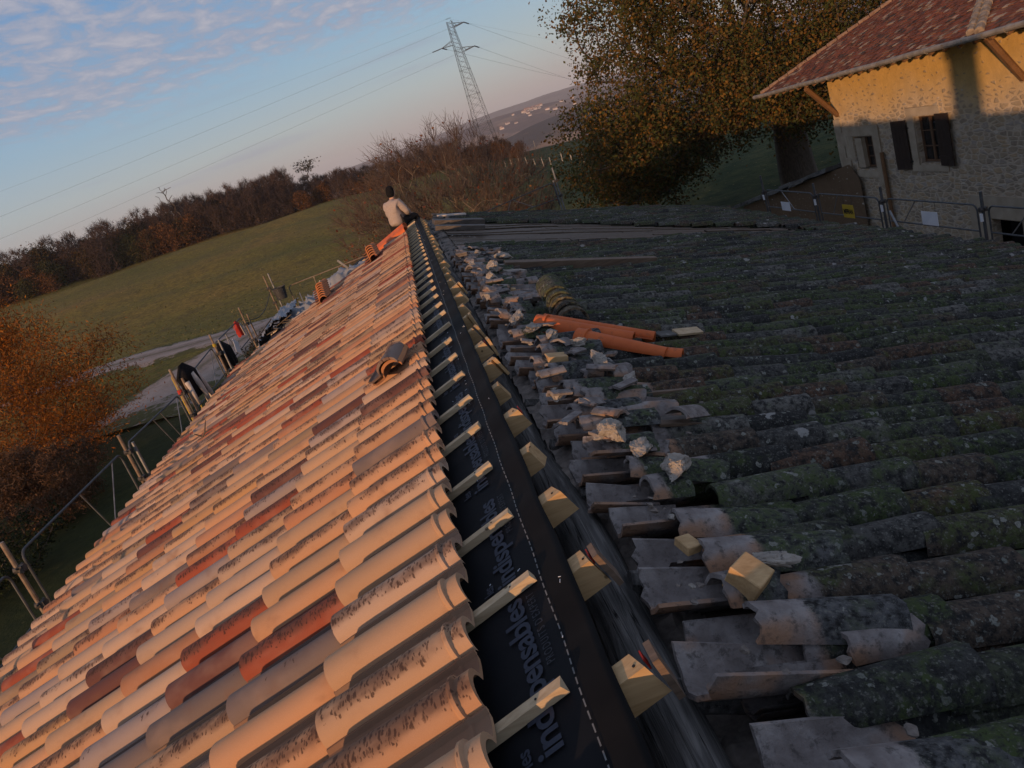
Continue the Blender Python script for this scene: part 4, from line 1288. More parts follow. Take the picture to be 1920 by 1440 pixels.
# ------------------------------------------------------------------ the barn we stand on
S1, S2 = rad(18.5), rad(18.2)
C1, N1, C2, N2 = math.cos(S1), math.sin(S1), math.cos(S2), math.sin(S2)
def PL(sd, y, h):                       # new slope: sd along the slope (negative = down, left), h above the membrane
    return Vector((sd * C1 - h * N1, y, sd * N1 + h * C1))
Z0 = -0.13 + 0.3 * math.tan(S2)
def sag(x, y):
    return 0.045 * noise.noise(Vector((x * 0.45, y * 0.30, 2.0))) + 0.02 * noise.noise(Vector((x * 1.3, y * 0.9, 7.0)))
def PR(x, y, h):                        # old slope: x is the plan distance from the ridge
    return Vector((x + h * N2, y, Z0 - x * math.tan(S2) + h * C2 + sag(x, y)))
E2 = (Vector((C2, 0, -N2)), Vector((0, 1, 0)), Vector((N2, 0, C2)))
E1 = (Vector((C1, 0, N1)), Vector((0, 1, 0)), Vector((-N1, 0, C1)))

barn = empty('barn', (2, 9, -5), 'long old barn under repair, new terracotta tiles left, lichened canal tiles right', 'barn')
Y0, Y1 = -3.0, 18.9                     # length of the barn
# walls
mb = MB()
LX, RX = -3.75, 6.95
zl, zr = LX * math.tan(S1) - .012, Z0 - RX * math.tan(S2) - .07
for y, flip in ((Y0 + .3, False), (Y1 - .3, True)):
    q = [(LX, y, -9.5), (RX, y + (1.2 if flip else 0), -9.5), (RX, y + (1.2 if flip else 0), zr), (.25, y, -.19), (0, y, -.014), (LX, y, zl)]
    mb.add(q, [(0, 1, 2, 3, 4, 5) if not flip else (5, 4, 3, 2, 1, 0)])
mb.add([(LX, Y0 + .3, -9.5), (LX, Y1 - .3, -9.5), (LX, Y1 - .3, zl), (LX, Y0 + .3, zl)], [(3, 2, 1, 0)])
mb.add([(RX, Y0 + .3, -9.5), (RX, Y1 + .9, -9.5), (RX, Y1 + .9, zr), (RX, Y0 + .3, zr)], [(0, 1, 2, 3)])
obj('stone_wall', mb, MAT['barnwall'], barn)
# unseen stack added behind the viewpoint, casts the dark bar on the house wall
mb = MB()
cx_, cy_ = -0.3 - 3.0 * math.sin(rad(SUN_AZ)) + .30, -3.0 * math.cos(rad(SUN_AZ))
mb.box((cx_, cy_, .55), (.46, .46, 2.5))
mb.box((cx_, cy_, 1.86), (.62, .62, .12)); mb.box((cx_, cy_, 2.00), (.52, .52, .16))
obj('added_shadow_caster', mb, MAT['barnwall'], barn)

# ---- membrane
mb = MB()
rows = []
for yy in np.arange(Y0, Y1 + .01, .0606):
    ph = (yy - 1.52) / .485
    dip = -0.010 * math.sin(math.pi * ph) ** 2
    row = []
    for sd in (-4.55, -3.5, -2.5, -1.5, -.8, -.5, -.35, -.28, -.22, -.16, -.10, -.05, -.02, .03, .066):
        wr_ = .0035 * noise.noise(Vector((sd * 9, yy * 3.5, 1.0)))
        e_ = .006 * noise.noise(Vector((yy * 2.2, 0, 4))) if sd > .06 else 0
        row.append(PL(sd + e_, yy, dip + wr_ - .002))
    rows.append(row)
mb.grid(rows)
mem = obj('membrane', mb, MAT['membrane'], barn, smooth=True)
mb = MB(); rows = []
for yy in np.arange(Y0, Y1 + .01, .0606):
    ph = (yy - 1.52) / .485
    dip = -0.010 * math.sin(math.pi * ph) ** 2
    e_ = .006 * noise.noise(Vector((yy * 2.2, 0, 4)))
    row = []
    for sd in (-.014, .02, .045, .068):
        wr_ = .0035 * noise.noise(Vector((sd * 9, yy * 3.5, 1.0)))
        row.append(PL(sd + (e_ if sd > .06 else 0), yy, dip + wr_ + .003))
    row.append(PL(.068 + e_, yy, dip - .006))
    rows.append(row)
mb.grid(rows)
obj('lap_strip', mb, MAT['membrane_lap'], mem, smooth=True)
mb = MB()
y = -.5
rd_ = random.Random(2)
while y < 18:
    L = .027
    dip = lambda q: -0.010 * math.sin(math.pi * (q - 1.52) / .485) ** 2
    a = [PL(-.026, y, dip(y) + .0035), PL(-.022, y, dip(y) + .0035), PL(-.022, y + L, dip(y + L) + .0035), PL(-.026, y + L, dip(y + L) + .0035)]
    mb.add(a, [(0, 1, 2, 3)])
    y += .040
obj('dashed_line', mb, MAT['dash'], mem)

def text_mesh(body, size, bold=0.0, spacing=1.0):
    cu = bpy.data.curves.new('lettering', 'FONT')
    cu.body = body; cu.size = size; cu.offset = bold; cu.resolution_u = 3
    cu.space_character = spacing
    o = bpy.data.objects.new('lettering', cu)
    COL.objects.link(o)
    bpy.context.view_layer.update()
    me = bpy.data.meshes.new_from_object(o.evaluated_get(bpy.context.evaluated_depsgraph_get()))
    V = [tuple(v.co) for v in me.vertices]; F = [tuple(p.vertices) for p in me.polygons]
    bpy.data.objects.remove(o); bpy.data.meshes.remove(me); bpy.data.curves.remove(cu)
    return V, F
TXT = [text_mesh('indispensables', .105, .0022, .93), text_mesh('les', .052, .001, .95), text_mesh("PRODUITS D'EXPERT", .038, 0.0, 1.25)]
def put_text(mb, tm, sd, y, sx=1.0):
    V, F = tm
    out_ = []
    for v in V:
        yy = y + v[0] * sx
        d_ = -0.010 * math.sin(math.pi * (yy - 1.52) / .485) ** 2
        out_.append(PL(sd - v[1], yy, d_ + .0045))
    mb.add(out_, F)
w0 = max(v[0] for v in TXT[0][0])
for k in range(-1, 16):
    yb = 1.40 + k * .735
    mb = MB()
    put_text(mb, TXT[0], -.105, yb, .62 / w0)
    put_text(mb, TXT[1], -.190, yb + .01)
    l_ = obj('printed_lettering', mb, MAT['ink'], mem)
    mb = MB()
    put_text(mb, TXT[2], -.062, yb + .28, .75)
    obj('thin_lettering', mb, MAT['ink_thin'], mem)
# staples and chips on the membrane
mb = MB()
for k in range(60):
    y = .8 + 14 * rd_.random() ** 1.6; s_ = rd_.uniform(-.2, .06)
    p = PL(s_, y, .004); a = rd_.uniform(0, 3.1); q = Vector((math.cos(a), math.sin(a), .1)) * rd_.uniform(.003, .009)
    mb.tube([p - q, p + q], .0012, 4)
obj('staples', mb, MAT['white'], mem)

# ---- battens lying down the slope, one over every rafter, and the rafter ends beyond the membrane
rb_ = random.Random(8)
for i in range(-6, 34):
    y = 1.55 + .485 * i + rb_.uniform(-.012, .012)
    if y > 17.6: break
    top = -.05 + rb_.uniform(-.012, .016)
    tw = rb_.uniform(-.02, .02)
    mb = MB()
    vs_ = []
    for sd, dy in ((-4.45, 0), (top, tw)):
        for oy, h in ((-.019, .002), (.019, .002), (.017, .030), (-.017, .030)):
            vs_.append(PL(sd + (rb_.uniform(-.006, .006) if sd > -1 else 0), y + oy + dy, h))
    mb.add(vs_, [(3, 2, 1, 0), (4, 5, 6, 7), (0, 1, 5, 4), (1, 2, 6, 5), (2, 3, 7, 6), (3, 0, 4, 7)])
    b_ = obj('batten', mb, MAT['pine_x'], barn)
    nb = MB(); p = PL(top - .075, y + tw * .98, .0305); nb.tube([p, p + E1[2] * .0015], .0035, 6); obj('nail', nb, MAT['black'], b_)
for i in range(-4, 34):
    y = 1.51 + .485 * i + rb_.uniform(-.02, .02)
    if y > 17.4: break
    top = .130 + rb_.uniform(-.03, .025)
    if i >= 6: top = .125 + rb_.uniform(-.03, .03)
    w = .035 + rb_.uniform(-.007, .006)
    sk = rb_.uniform(-.028, .028)
    mb = MB()
    vs_ = []
    for sd in (-.6, top):
        for oy, h in ((-w, -.112), (w, -.112), (w, -.012), (-w, -.012)):
            vs_.append(PL(sd + (sk if oy > 0 and sd > 0 else 0) + (.012 if h < -.1 and sd > 0 else 0), y + oy, h))
    mb.add(vs_, [(3, 2, 1, 0), (4, 5, 6, 7), (0, 1, 5, 4), (1, 2, 6, 5), (2, 3, 7, 6), (3, 0, 4, 7)])
    r_ = obj('rafter', mb, MAT['pine_y'], barn)
    nb = MB(); p = PL(.115, y - .012, -.0115); nb.tube([p, p + E1[2] * .002], .0045, 6); obj('nail', nb, MAT['black'], r_)
    if i in (0, 1, 4, 7):
        pb = MB(); q = PL(top + .0035, y + w * .35, -.035); pb.box(q, (.004, w * 1.0, .035), Matrix.Rotation(-S1, 3, 'Y')); obj('red_mark', pb, MAT['redcloth'], r_)
    if i in (1, 0, 6, 7, 8, 9, 12):      # bits of board nailed behind the end
        pb = MB()
        pb.box(PL(top + .025, y - .005, -.075), (.018, .075, .13), Matrix.Rotation(-S1 + rb_.uniform(-.1, .1), 3, 'Y') @ Matrix.Rotation(rb_.uniform(-.25, .25), 3, 'Z'))
        obj('packing_board', pb, MAT['pine_y'] if i > 5 else MAT['beam'], r_)
# ---- ridge log and the old rafters that hang on it
mb = MB()
pts, rs_ = [], []
for y in np.arange(Y0 + .2, Y1 - .2, .16):
    pts.append((.140 + .022 * math.sin(y * .9) + .008 * math.sin(y * 3.1), y, -.245 + .015 * math.sin(y * .7 + 1)))
    rs_.append(.092 + .014 * noise.noise(Vector((y * 1.4, 0, 0))))
mb.tube(pts, rs_, 18)
v2 = []
for p in mb.v:
    n_ = noise.noise(Vector((p[0] * 18, p[1] * 1.2, p[2] * 18)))
    v2.append((p[0] + .006 * n_, p[1], p[2] + .006 * n_))
mb.v = v2
obj('ridge_log', mb, MAT['log'], barn, smooth=True)
ro_ = random.Random(31)
for k in range(30):
    y = .95 + k * .6 + ro_.uniform(-.08, .08)
    if y > 18: break
    mb = MB()
    mb.tube([Vector((.20 + ro_.uniform(0, .04), y, -.185)), PR(.8, y + ro_.uniform(-.05, .05), -.10), PR(2.2, y, -.14)], [.045, .05, .05], 7)
    obj('old_rafter', mb, MAT['log'], barn)

# ---- dusty bed of mortar and tile bits where the ridge course has been stripped
mb = MB(); rows = []
for yy in np.arange(Y0 + .3, 18.2, .045):
    row = []
    for j in range(22):
        xx = .235 + .82 * j / 21
        q = noise.fractal(Vector((xx * 9, yy * 9, 4)), .8, 2.1, 4)
        st_ = abs(noise.noise(Vector((xx * 14, yy * 14, 8))))
        low = -.10 * max(0, 1 - max(0, (yy - 2.2) / .8)) - .05 * max(0, 1 - j / 3)
        row.append(PR(xx, yy, -.035 + .030 * q + .04 * st_ + low))
    rows.append(row)
mb.grid(rows)
obj('mortar_bed', mb, MAT['rubble'], barn)
# ---- boarding under the old tiles
def bare_zone(x, y):
    return 11.4 + .10 * x + .35 * noise.noise(Vector((x * .8, 0, 3))) < y < 16.9 - .52 * x + .4 * noise.noise(Vector((x * .9, 5, 3))) and .5 < x < 6.3
mb = MB()
y = Y0
while y < 20.6:
    w = ro_.uniform(.10, .19)
    x = .42
    while x < 7.05:
        L = ro_.uniform(1.2, 2.6); x2 = min(7.2, x + L)
        h = (-.005 if 10.8 < y < 17.4 else -.055) + ro_.uniform(-.018, .018)
        n = 5
        rowa = []
        for k in range(n + 1):
            xx = x + (x2 - x - .01) * k / n
            j = ro_.uniform(-.004, .004)
            rowa.append([PR(xx, y + j, h - .02), PR(xx, y + j, h), PR(xx, y + w - .028 + j, h + .004), PR(xx, y + w - .028 + j, h - .02)])
        mb.grid(rowa)
        x = x2
    y += w
obj('roof_boarding', mb, MAT['brownboard'], barn)

# ---- old canal tiles
PAL_OLD = [(0.050, 0.050, 0.047), (0.078, 0.075, 0.069), (0.030, 0.030, 0.029), (0.088, 0.066, 0.050), (0.135, 0.128, 0.114), (0.060, 0.066, 0.042), (0.10, 0.060, 0.040)]
def old_tile(mb, org, ex, ey, ez, L, r0, r1, rnd, col, bare, n=7, sp=172, concave=False, thick=.013, seg=3, full=False, warp=0.0):
    """barrel tile: org is the middle of its upper end, ex runs down it, ez out of the roof"""
    a0 = rad(180 - sp) / 2
    rowsO, rowsI = [], []
    for i in range(seg + 1):
        f = i / seg
        r = r0 + (r1 - r0) * f
        ro, ri = [], []
        for k in range(n):
            an = a0 + (math.pi - 2 * a0) * k / (n - 1)
            jl = warp * noise.noise(Vector((k * .9 + rnd * 50, i * 3.0, 1))) if i in (0, seg) else 0
            for rr__, lst in ((r, ro), (r - thick, ri)):
                c_, s_ = math.cos(an) * rr__, math.sin(an) * rr__
                if concave: s_ = -s_ + r * .98
                p = org + ex * (L * f + jl) + ey * c_ + ez * s_
                lst.append(p)
        rowsO.append(ro); rowsI.append(ri)
    def tv(rows_):
        out_ = []
        for i, r_ in enumerate(rows_):
            for p in r_:
                out_.append((0.0, bare(p) if callable(bare) else bare, rnd))
        return out_
    flat = lambda rs: [p for r_ in rs for p in r_]
    mb.grid(rowsO, [col] * (n * (seg + 1)), tv(rowsO), flip=concave)
    if full or concave:
        mb.grid(rowsI, [col] * (n * (seg + 1)), tv(rowsI), flip=not concave)
    if full:
        for i in (0, seg):
            rim = [rowsO[i], rowsI[i]]
            mb.grid(rim, [col] * (2 * n), tv(rim), flip=(i == 0) ^ concave)
        for k in (0, n - 1):
            rim = [[rowsO[i][k] for i in range(seg + 1)], [rowsI[i][k] for i in range(seg + 1)]]
            mb.grid(rim, [col] * (2 * (seg + 1)), tv(rim), flip=(k == 0) ^ concave)

ot = random.Random(17)
mb = MB()
PITCH = .225
NR = int((20.2 - Y0) / PITCH)
START = {}
for r_i in range(NR):
    yr = Y0 + .1 + r_i * PITCH
    drift = ot.uniform(-.012, .012)
    ph = ot.uniform(0, .3)
    yend = 20.2
    # channels
    x = .30 + ot.uniform(0, .08)
    while x < 7.0:
        y = yr + PITCH / 2 + .03 * noise.noise(Vector((x * .5, yr * .4, 11)))
        if not bare_zone(x + .2, y) and y < 18.3 + x * .24:
            ez = E2[2]
            old_tile(mb, PR(x, y, -.045), (PR(x + .38, y, -.035) - PR(x, y, -.045)).normalized(), E2[1], ez, .42, .085, .075, ot.random(), PAL_OLD[ot.randrange(7)],
                     (lambda p, q=.62 + .2 * noise.noise(Vector((yr * 1.7, 0, 0))): .5 + (q - p.x) * 4), 5, 150, True, seg=1)
        x += .32
    # covers
    x = .46 + .22 * max(0, noise.noise(Vector((yr * 1.3, 3, 0))) + .25) + .22 * math.exp(-((yr - 4.1) / .95) ** 2) + .12 * math.exp(-((yr - 7.6) / 1.6) ** 2) + ot.uniform(-.06, .08)
    START[round(yr, 3)] = x
    xb = x + .05 + ot.uniform(-.06, .10)
    first = True
    while x < 7.05:
        y = yr + drift + .048 * noise.noise(Vector((x * .5, yr * .4, 11))) + ot.uniform(-.012, .012)
        if not bare_zone(x + .2, y) and y < 18.3 + x * .24:
            L = .42 + ot.uniform(-.03, .03)
            h0 = .012 + ot.uniform(-.010, .008); h1 = .024 + ot.uniform(-.008, .014)
            q = ot.uniform(-.022, .022)
            a, b = PR(x, y, h0), PR(x + .38, y + q, h1)
            ex = (b - a).normalized()
            roll = ot.uniform(-.10, .10)
            ez = (E2[2] + E2[1] * roll).normalized()
            ez = (ez - ex * ez.dot(ex)).normalized()
            ey = ez.cross(ex)
            near = y < 13 and x < 7
            old_tile(mb, a, ex, ey, ez, L, .073 + ot.uniform(-.007, .006), .086 + ot.uniform(-.007, .009), ot.random(), PAL_OLD[ot.randrange(7)],
                     (lambda p, q_=xb: .5 + (q_ - p.x) * 5) if x < xb else 0.0, 8 if near else 6, 168, False, seg=3 if near else 1, full=first and y < 13, warp=.010)
            first = False
        x += .315 + ot.uniform(-.022, .022)
obj('old_tile_roof', mb, MAT['old_tile'], barn, smooth=False)
def shade_auto(o, ang=50):
    me = o.data
    me.polygons.foreach_set('use_smooth', [True] * len(me.polygons))
    bm = bmesh.new(); bm.from_mesh(me)
    for e_ in bm.edges:
        if len(e_.link_faces) == 2 and e_.calc_face_angle(0) > rad(ang): e_.smooth = False
    bm.to_mesh(me); bm.free()
shade_auto(bpy.data.objects['old_tile_roof'])

# ---- new terracotta tiles
PAL_NEW = [((0.52, 0.315, 0.185), 30), ((0.49, 0.335, 0.215), 22), ((0.51, 0.385, 0.29), 15), ((0.30, 0.080, 0.045), 12), ((0.145, 0.066, 0.058), 6),
           ((0.33, 0.245, 0.165), 8), ((0.36, 0.305, 0.285), 7), ((0.44, 0.225, 0.13), 8), ((0.20, 0.165, 0.155), 6), ((0.49, 0.30, 0.15), 7)]
def pick(rng):
    t = rng.uniform(0, sum(w for _, w in PAL_NEW))
    for c, w in PAL_NEW:
        t -= w
        if t <= 0:
            f = rng.uniform(.88, 1.1)
            return tuple(q * f for q in c)
    return PAL_NEW[0][0]
PW = .24                                           # cover width of one tile
def tile_profile(k, lift=1.0):
    """across the tile: barrel first, then the flat pan with a small upstand; returns (u, y, h)"""
    out_ = []
    bw, bh = .158 * k, .070 * lift * k
    for i in range(11):
        an = math.pi * i / 10
        out_.append((i / 16, .079 - math.cos(an) * bw / 2, .012 + math.sin(an) ** .85 * bh))
    for j, (y, h) in enumerate(((.175, .008), (.205, .008), (.228, .010), (.238, .022), (.246, .022))):
        out_.append((.65 + j * .08, y, h))
    return out_
def s_tile(mb, fr, col, rnd, L=.495, head=True, th=.014, lift=.030, close=False):
    """fr(s, y, h) gives the world point; s runs from the head (0) down to the lap end (L)"""
    if head:
        st = [(0.0, .86, .000), (.046, .87, .002), (.050, .97, .007), (.060, .97, .007), (.066, .91, .004), (.22, .95, .012), (L - .05, .99, .028), (L, 1.0, lift)]
    else:
        st = [(.03, .88, .003), (.24, .95, .013), (L, 1.0, lift)]
    rows, tv = [], []
    for s_, k, h0 in st:
        row = []
        for u, y, h in tile_profile(k):
            row.append(fr(s_, y, h + h0)); tv.append((u, s_, rnd))
        rows.append(row)
    # lap end: turn down through the thickness
    row = []
    for (u, y, h) in tile_profile(.9):
        row.append(fr(L - .002, y, h + lift - th)); tv.append((u, L, rnd))
    rows.append(row)
    mb.grid(rows, [col] * len(tv), tv, flip=True)
    if head:
        a = rows[0]; b = []
        for (u, y, h) in tile_profile(.74):
            b.append(fr(.001, y, h - th))
        mb.grid([b, a], [col] * (2 * len(a)), [(0, 0, rnd)] * (2 * len(a)), flip=True)
    if close:
        under = [[fr(s_, y, h + h0 - th) for u, y, h in tile_profile(k * .93)] for s_, k, h0 in st]
        n_ = sum(len(r_) for r_ in under)
        mb.grid(under, [col] * n_, [(.9, s_[0], rnd) for s_ in st for _ in under[0]])
        for k in (0, -1):
            e_ = [[r_[k] for r_ in rows[:len(st)]], [r_[k] for r_ in under]]
            mb.grid(e_, [col] * (2 * len(st)), [(.9, .1, rnd)] * (2 * len(st)), flip=(k == 0))
tn = random.Random(41)
mb = MB()
ncol = int((16.6 - (-1.6)) / PW)
for c in range(ncol):
    y0 = 1.46 - .11 + (c - 12) * PW
    for k in range(9):
        sd0 = -.25 - .4555 * k
        # staircase where the tiling stops at the far end
        lim = 16.7 if k < 1 else 16.0 if k < 2 else 15.4 if k < 4 else 15.2 if k < 6 else 15.0
        if y0 > lim: continue
        jx, jy, jh, rot = tn.uniform(-.006, .006), tn.uniform(-.004, .004), tn.uniform(0, .004), tn.uniform(-.006, .006)
        def fr(s_, y, h, sd0=sd0, y0=y0, jx=jx, jy=jy, jh=jh, rot=rot):
            return PL(sd0 - s_ + jx + rot * y, y0 + y + jy + rot * s_, .047 + h + jh)
        s_tile(mb, fr, pick(tn), tn.random(), head=(k == 0))
nt_ = obj('new_tile_roof', mb, MAT['new_tile'], barn)
shade_auto(nt_, 42)
# ------------------------------------------------------------------ loose things lying on the old slope
ORD = ['first', 'second', 'third', 'fourth', 'fifth', 'sixth', 'seventh', 'eighth', 'ninth', 'tenth', 'eleventh', 'twelfth', 'thirteenth', 'fourteenth', 'fifteenth',
       'sixteenth', 'seventeenth', 'eighteenth', 'nineteenth', 'twentieth'] + ['twenty-' + w for w in ('first', 'second', 'third', 'fourth', 'fifth', 'sixth', 'seventh', 'eighth', 'ninth')] + ['thirtieth'] + \
      ['thirty-' + w for w in ('first', 'second', 'third', 'fourth', 'fifth', 'sixth', 'seventh', 'eighth', 'ninth')] + ['fortieth'] + ['forty-' + w for w in ('first', 'second', 'third', 'fourth', 'fifth', 'sixth')]
def frame(x, y, h, yaw=0.0, pitch=0.0, roll=0.0):
    """origin and axes of something lying on the old slope; yaw turns it on the roof, pitch lifts its far end"""
    M_ = Matrix((E2[0], E2[1], E2[2])).transposed()
    Rm = M_ @ Matrix.Rotation(yaw, 3, 'Z') @ Matrix.Rotation(-pitch, 3, 'Y') @ Matrix.Rotation(roll, 3, 'X')
    return PR(x, y, h), Rm.col[0].copy(), Rm.col[1].copy(), Rm.col[2].copy(), Rm
def loose_tile(name, x, y, h, yaw, pitch, roll, L, r0, r1, concave, label, cat_, group, bare=1.0, col=(.1, .1, .1), sp=150, rnd=None, warp=.02):
    o, ex, ey, ez, _ = frame(x, y, h, yaw, pitch, roll)
    m = MB()
    old_tile(m, o, ex, ey, ez, L, r0, r1, rnd if rnd is not None else ot.random(), col, bare, 9, sp, concave, .014, 4, True, warp)
    q = obj(name, m, MAT['old_tile'], loc=o)
    shade_auto(q, 45)
    return tag(q, label, cat_, group)
lt = random.Random(99)
skip = {2, 3}
n1 = n2 = n3 = 0
for k in range(46):
    y = 1.02 + k * .225
    if y > 10.6: break
    if k not in skip:
        x = .235 + lt.uniform(-.015, .075)
        loose_tile('channel_tile', x, y, -.035 + lt.uniform(0, .03), rad(lt.uniform(-7, 7)), rad(lt.uniform(-3, 4)), lt.uniform(-.15, .15), lt.choice((.40, .38, .30, .24)), .098, .082, True,
                   f'pale hollow clay channel tile lying uncovered along the ridge log, {ORD[n1]} from front', 'roof tile', 'uncovered channel tiles along the ridge log')
        n1 += 1
    if 3.2 < y < 5.3 or 6.6 < y < 8.6:
        x = .54 + lt.uniform(-.06, .08)
        loose_tile('cover_tile', x, y + .11 + lt.uniform(-.04, .04), .02 + lt.uniform(0, .03), rad(lt.uniform(-12, 12)), rad(lt.uniform(-6, 4)), lt.uniform(-.35, .35), lt.uniform(.13, .30), .080, .090, lt.random() < .25,
                   f'pale tile fragment of the outer row in the rubble band, {ORD[n3]} from the front', 'roof tile', 'outer row of loose tile fragments')
        n3 += 1
    if k not in (1, 2):
        x = .33 + lt.uniform(-.06, .10)
        brk = lt.random() < .35
        loose_tile('cover_tile', x, y + .11 + lt.uniform(-.03, .03), .035 + lt.uniform(0, .025), rad(lt.uniform(-10, 10)), rad(lt.uniform(-6, 3)), lt.uniform(-.3, .3), lt.uniform(.14, .24) if brk else lt.uniform(.32, .42), .082, .092, False,
                   f'pale {"broken" if brk else "dusty"} barrel shaped clay cover tile at the stripped ridge edge, {ORD[n2]} from the front', 'roof tile', 'loose cover tiles at the stripped edge',
                   bare=(lambda p, q=x + lt.uniform(.07, .20): .5 + (q - p.x) * 6))
        n2 += 1
loose_tile('channel_tile', .215, 1.50, .015, rad(4), rad(-6), -.25, .44, .118, .090, True, 'large grey channel tile with a wide hollow mouth, biggest by the ridge log', 'roof tile', 'uncovered channel tiles along the ridge log', sp=160, warp=.03)
loose_tile('cover_tile', .42, 1.66, .075, rad(-3), rad(-3), .25, .40, .07, .085, False, 'broken backed cover tile resting over the mouth of the largest channel tile', 'roof tile', 'loose cover tiles at the stripped edge', bare=lambda p: .5 + (.60 - p.x) * 6)
loose_tile('cover_tile', .62, 1.58, .03, rad(8), rad(2), .3, .22, .06, .065, False, 'slim pale tile shard poking from under a mossy cover tile beside the largest channel tile', 'tile shard', 'loose cover tiles at the stripped edge')

def chunk(name, pos, size, seed, mat, rough=.45, sub=3, flat=1.0, rot=None):
    bm = bmesh.new()
    bmesh.ops.create_icosphere(bm, subdivisions=sub, radius=1.0)
    mb = MB()
    V = []
    for v in bm.verts:
        p = v.co.copy()
        n_ = noise.fractal(p * 1.3 + Vector((seed * 7.1, 0, 0)), .8, 2.1, 4) + .16 * noise.noise(p * 5.5 + Vector((seed * 3.3, 1, 0))) + .10 * noise.noise(p * 15 + Vector((3, seed, 0))) + .05 * noise.noise(p * 13 + Vector((seed, 5, 0)))
        # facets: clip against a few random planes
        rr_ = random.Random(seed)
        for _ in range(15):
            nn = Vector((rr_.gauss(0, 1), rr_.gauss(0, 1), rr_.gauss(0, 1))).normalized()
            d_ = p.dot(nn); lim = rr_.uniform(.42, .80)
            if d_ > lim: p -= nn * (d_ - lim)
        p *= 1 + rough * n_ * .6
        q = Vector((p.x * size[0], p.y * size[1], p.z * size[2])) * .62
        if rot is not None: q = rot @ q
        V.append(q + pos)
    mb.add(V, [tuple(v.index for v in f.verts) for f in bm.faces])
    bm.free()
    o = obj(name, mb, mat, loc=pos)
    return o
def mortar(x, y, size, seed, label, h=.05, yaw=0.0, pitch=0, mat='mortar', name='mortar_lump', group='broken mortar lumps along the ridge', rough=.5):
    o, ex, ey, ez, Rm = frame(x, y, h + .050, yaw, pitch)
    q = chunk(name, o, [v * .74 for v in size], seed, MAT[mat], rough, 5, rot=Rm)
    return tag(q, label, 'mortar' if mat == 'mortar' else 'stone', group)
mortar(.40, 2.88, (.16, .26, .12), 1, 'large jagged mortar lump lit by the sun beside the red-faced old tile', .12, rad(-38))
mortar(.47, 2.74, (.12, .20, .09), 2, 'mortar lump leaning on the rear of the largest sunlit lump', .09, rad(-30))
mortar(.53, 2.52, (.13, .30, .09), 3, 'long flaky slab of mortar nearest the front on the mossy tiles', .11, rad(-42))
mortar(.565, 1.86, (.20, .085, .07), 4, 'grey stick-like mortar piece touching the sawn timber cube', .10, rad(-24), name='mortar_strip')
mortar(.62, 4.02, (.10, .20, .11), 5, 'upright ragged mortar lump in front of the orange ridge tile', .13, rad(18))
mortar(.70, 3.72, (.12, .28, .08), 6, 'long crumbling mortar ridge trailing down behind the upright lump', .10, rad(-30))
mortar(.38, 5.30, (.14, .34, .11), 7, 'pale ridge of mortar running beside the double rafter ends', .11, rad(-14))
mortar(.42, 4.93, (.13, .28, .09), 8, 'sunlit mortar ridge left of the orange verge tile', .10, rad(-35))
mortar(.51, 4.72, (.12, .16, .10), 9, 'creamy rounded mortar lump propping up the orange verge tile', .10, rad(20))
mortar(.62, 4.47, (.17, .09, .075), 10, 'bone shaped pale mortar piece just in front of the orange tiles', .10, rad(-10))
mortar(.50, 7.95, (.18, .26, .15), 11, 'large mortar boulder at the near end of the long brown beam', .14, rad(15))
mortar(.44, 7.45, (.16, .24, .12), 12, 'pale mortar block on the near side of the beam end', .10, rad(40))
mortar(.72, 8.85, (.36, .26, .10), 13, 'broad grey and white mortar slab behind the beam', .13, rad(-10), rad(-6))
mortar(.52, 9.6, (.12, .16, .09), 14, 'small tan mortar lump behind the mortar slab', .10)
mortar(.30, 6.35, (.10, .2, .08), 15, 'low mortar patch between the far rafter ends', .08)
mortar(.36, 8.6, (.10, .18, .09), 17, 'pinkish mortar lump left of the mortar boulder', .08)
mortar(.30, 3.55, (.07, .12, .07), 18, 'small grey mortar lump close to the ridge log', .07)
db = random.Random(55)
for k in range(150):
    y = 1.2 + 11.5 * db.random()
    x = .30 + abs(db.gauss(0, .22))
    s_ = db.uniform(.012, .036)
    o, *_ , Rm = frame(x, y, .085 + db.uniform(-.02, .03), db.uniform(0, 3))
    q = chunk('rubble_crumb', o, (s_ * db.uniform(.8, 1.8), s_, s_ * .6), 100 + k, MAT['rubble' if k % 3 else 'mortar'], .4, 2, rot=Rm)
    tag(q, 'small crumb of mortar or tile among the rubble scattered along the stripped ridge', 'rubble', 'rubble crumbs along the stripped ridge')

for k in range(80):
    y = 2.7 + 7.6 * db.random(); x = .26 + .50 * db.random() ** 1.3
    loose_tile('tile_fragment', x, y, .055 + db.uniform(-.01, .05), db.uniform(-.9, .9), db.uniform(-.2, .2), db.uniform(-.5, .5), db.uniform(.06, .16), .082, .080, db.random() < .35,
               'small broken piece of curved clay tile in the rubble band along the ridge', 'tile shard', 'broken tile pieces in the rubble band', sp=db.uniform(60, 130))
def plain(name, x, y, h, size, yaw, mat, label, cat_, pitch=0.0, roll=0.0, jit=.002, group=None):
    o, ex, ey, ez, Rm = frame(x, y, h, yaw, pitch, roll)
    m = MB()
    # slightly bevelled sawn piece
    sx, sy, sz = [q / 2 for q in size]
    bm = bmesh.new()
    bmesh.ops.create_cube(bm, size=1.0)
    for v in bm.verts: v.co = Vector((v.co.x * size[0], v.co.y * size[1], v.co.z * size[2])) + Vector((lt.uniform(-jit, jit), lt.uniform(-jit, jit), lt.uniform(-jit, jit)))
    bmesh.ops.bevel(bm, geom=bm.edges[:], offset=min(.003, min(size) * .12), segments=1, affect='EDGES')
    m.add([Rm @ v.co + o for v in bm.verts], [tuple(v.index for v in f.verts) for f in bm.faces])
    bm.free()
    q = obj(name, m, MAT[mat], loc=o)
    return tag(q, label, cat_, group)
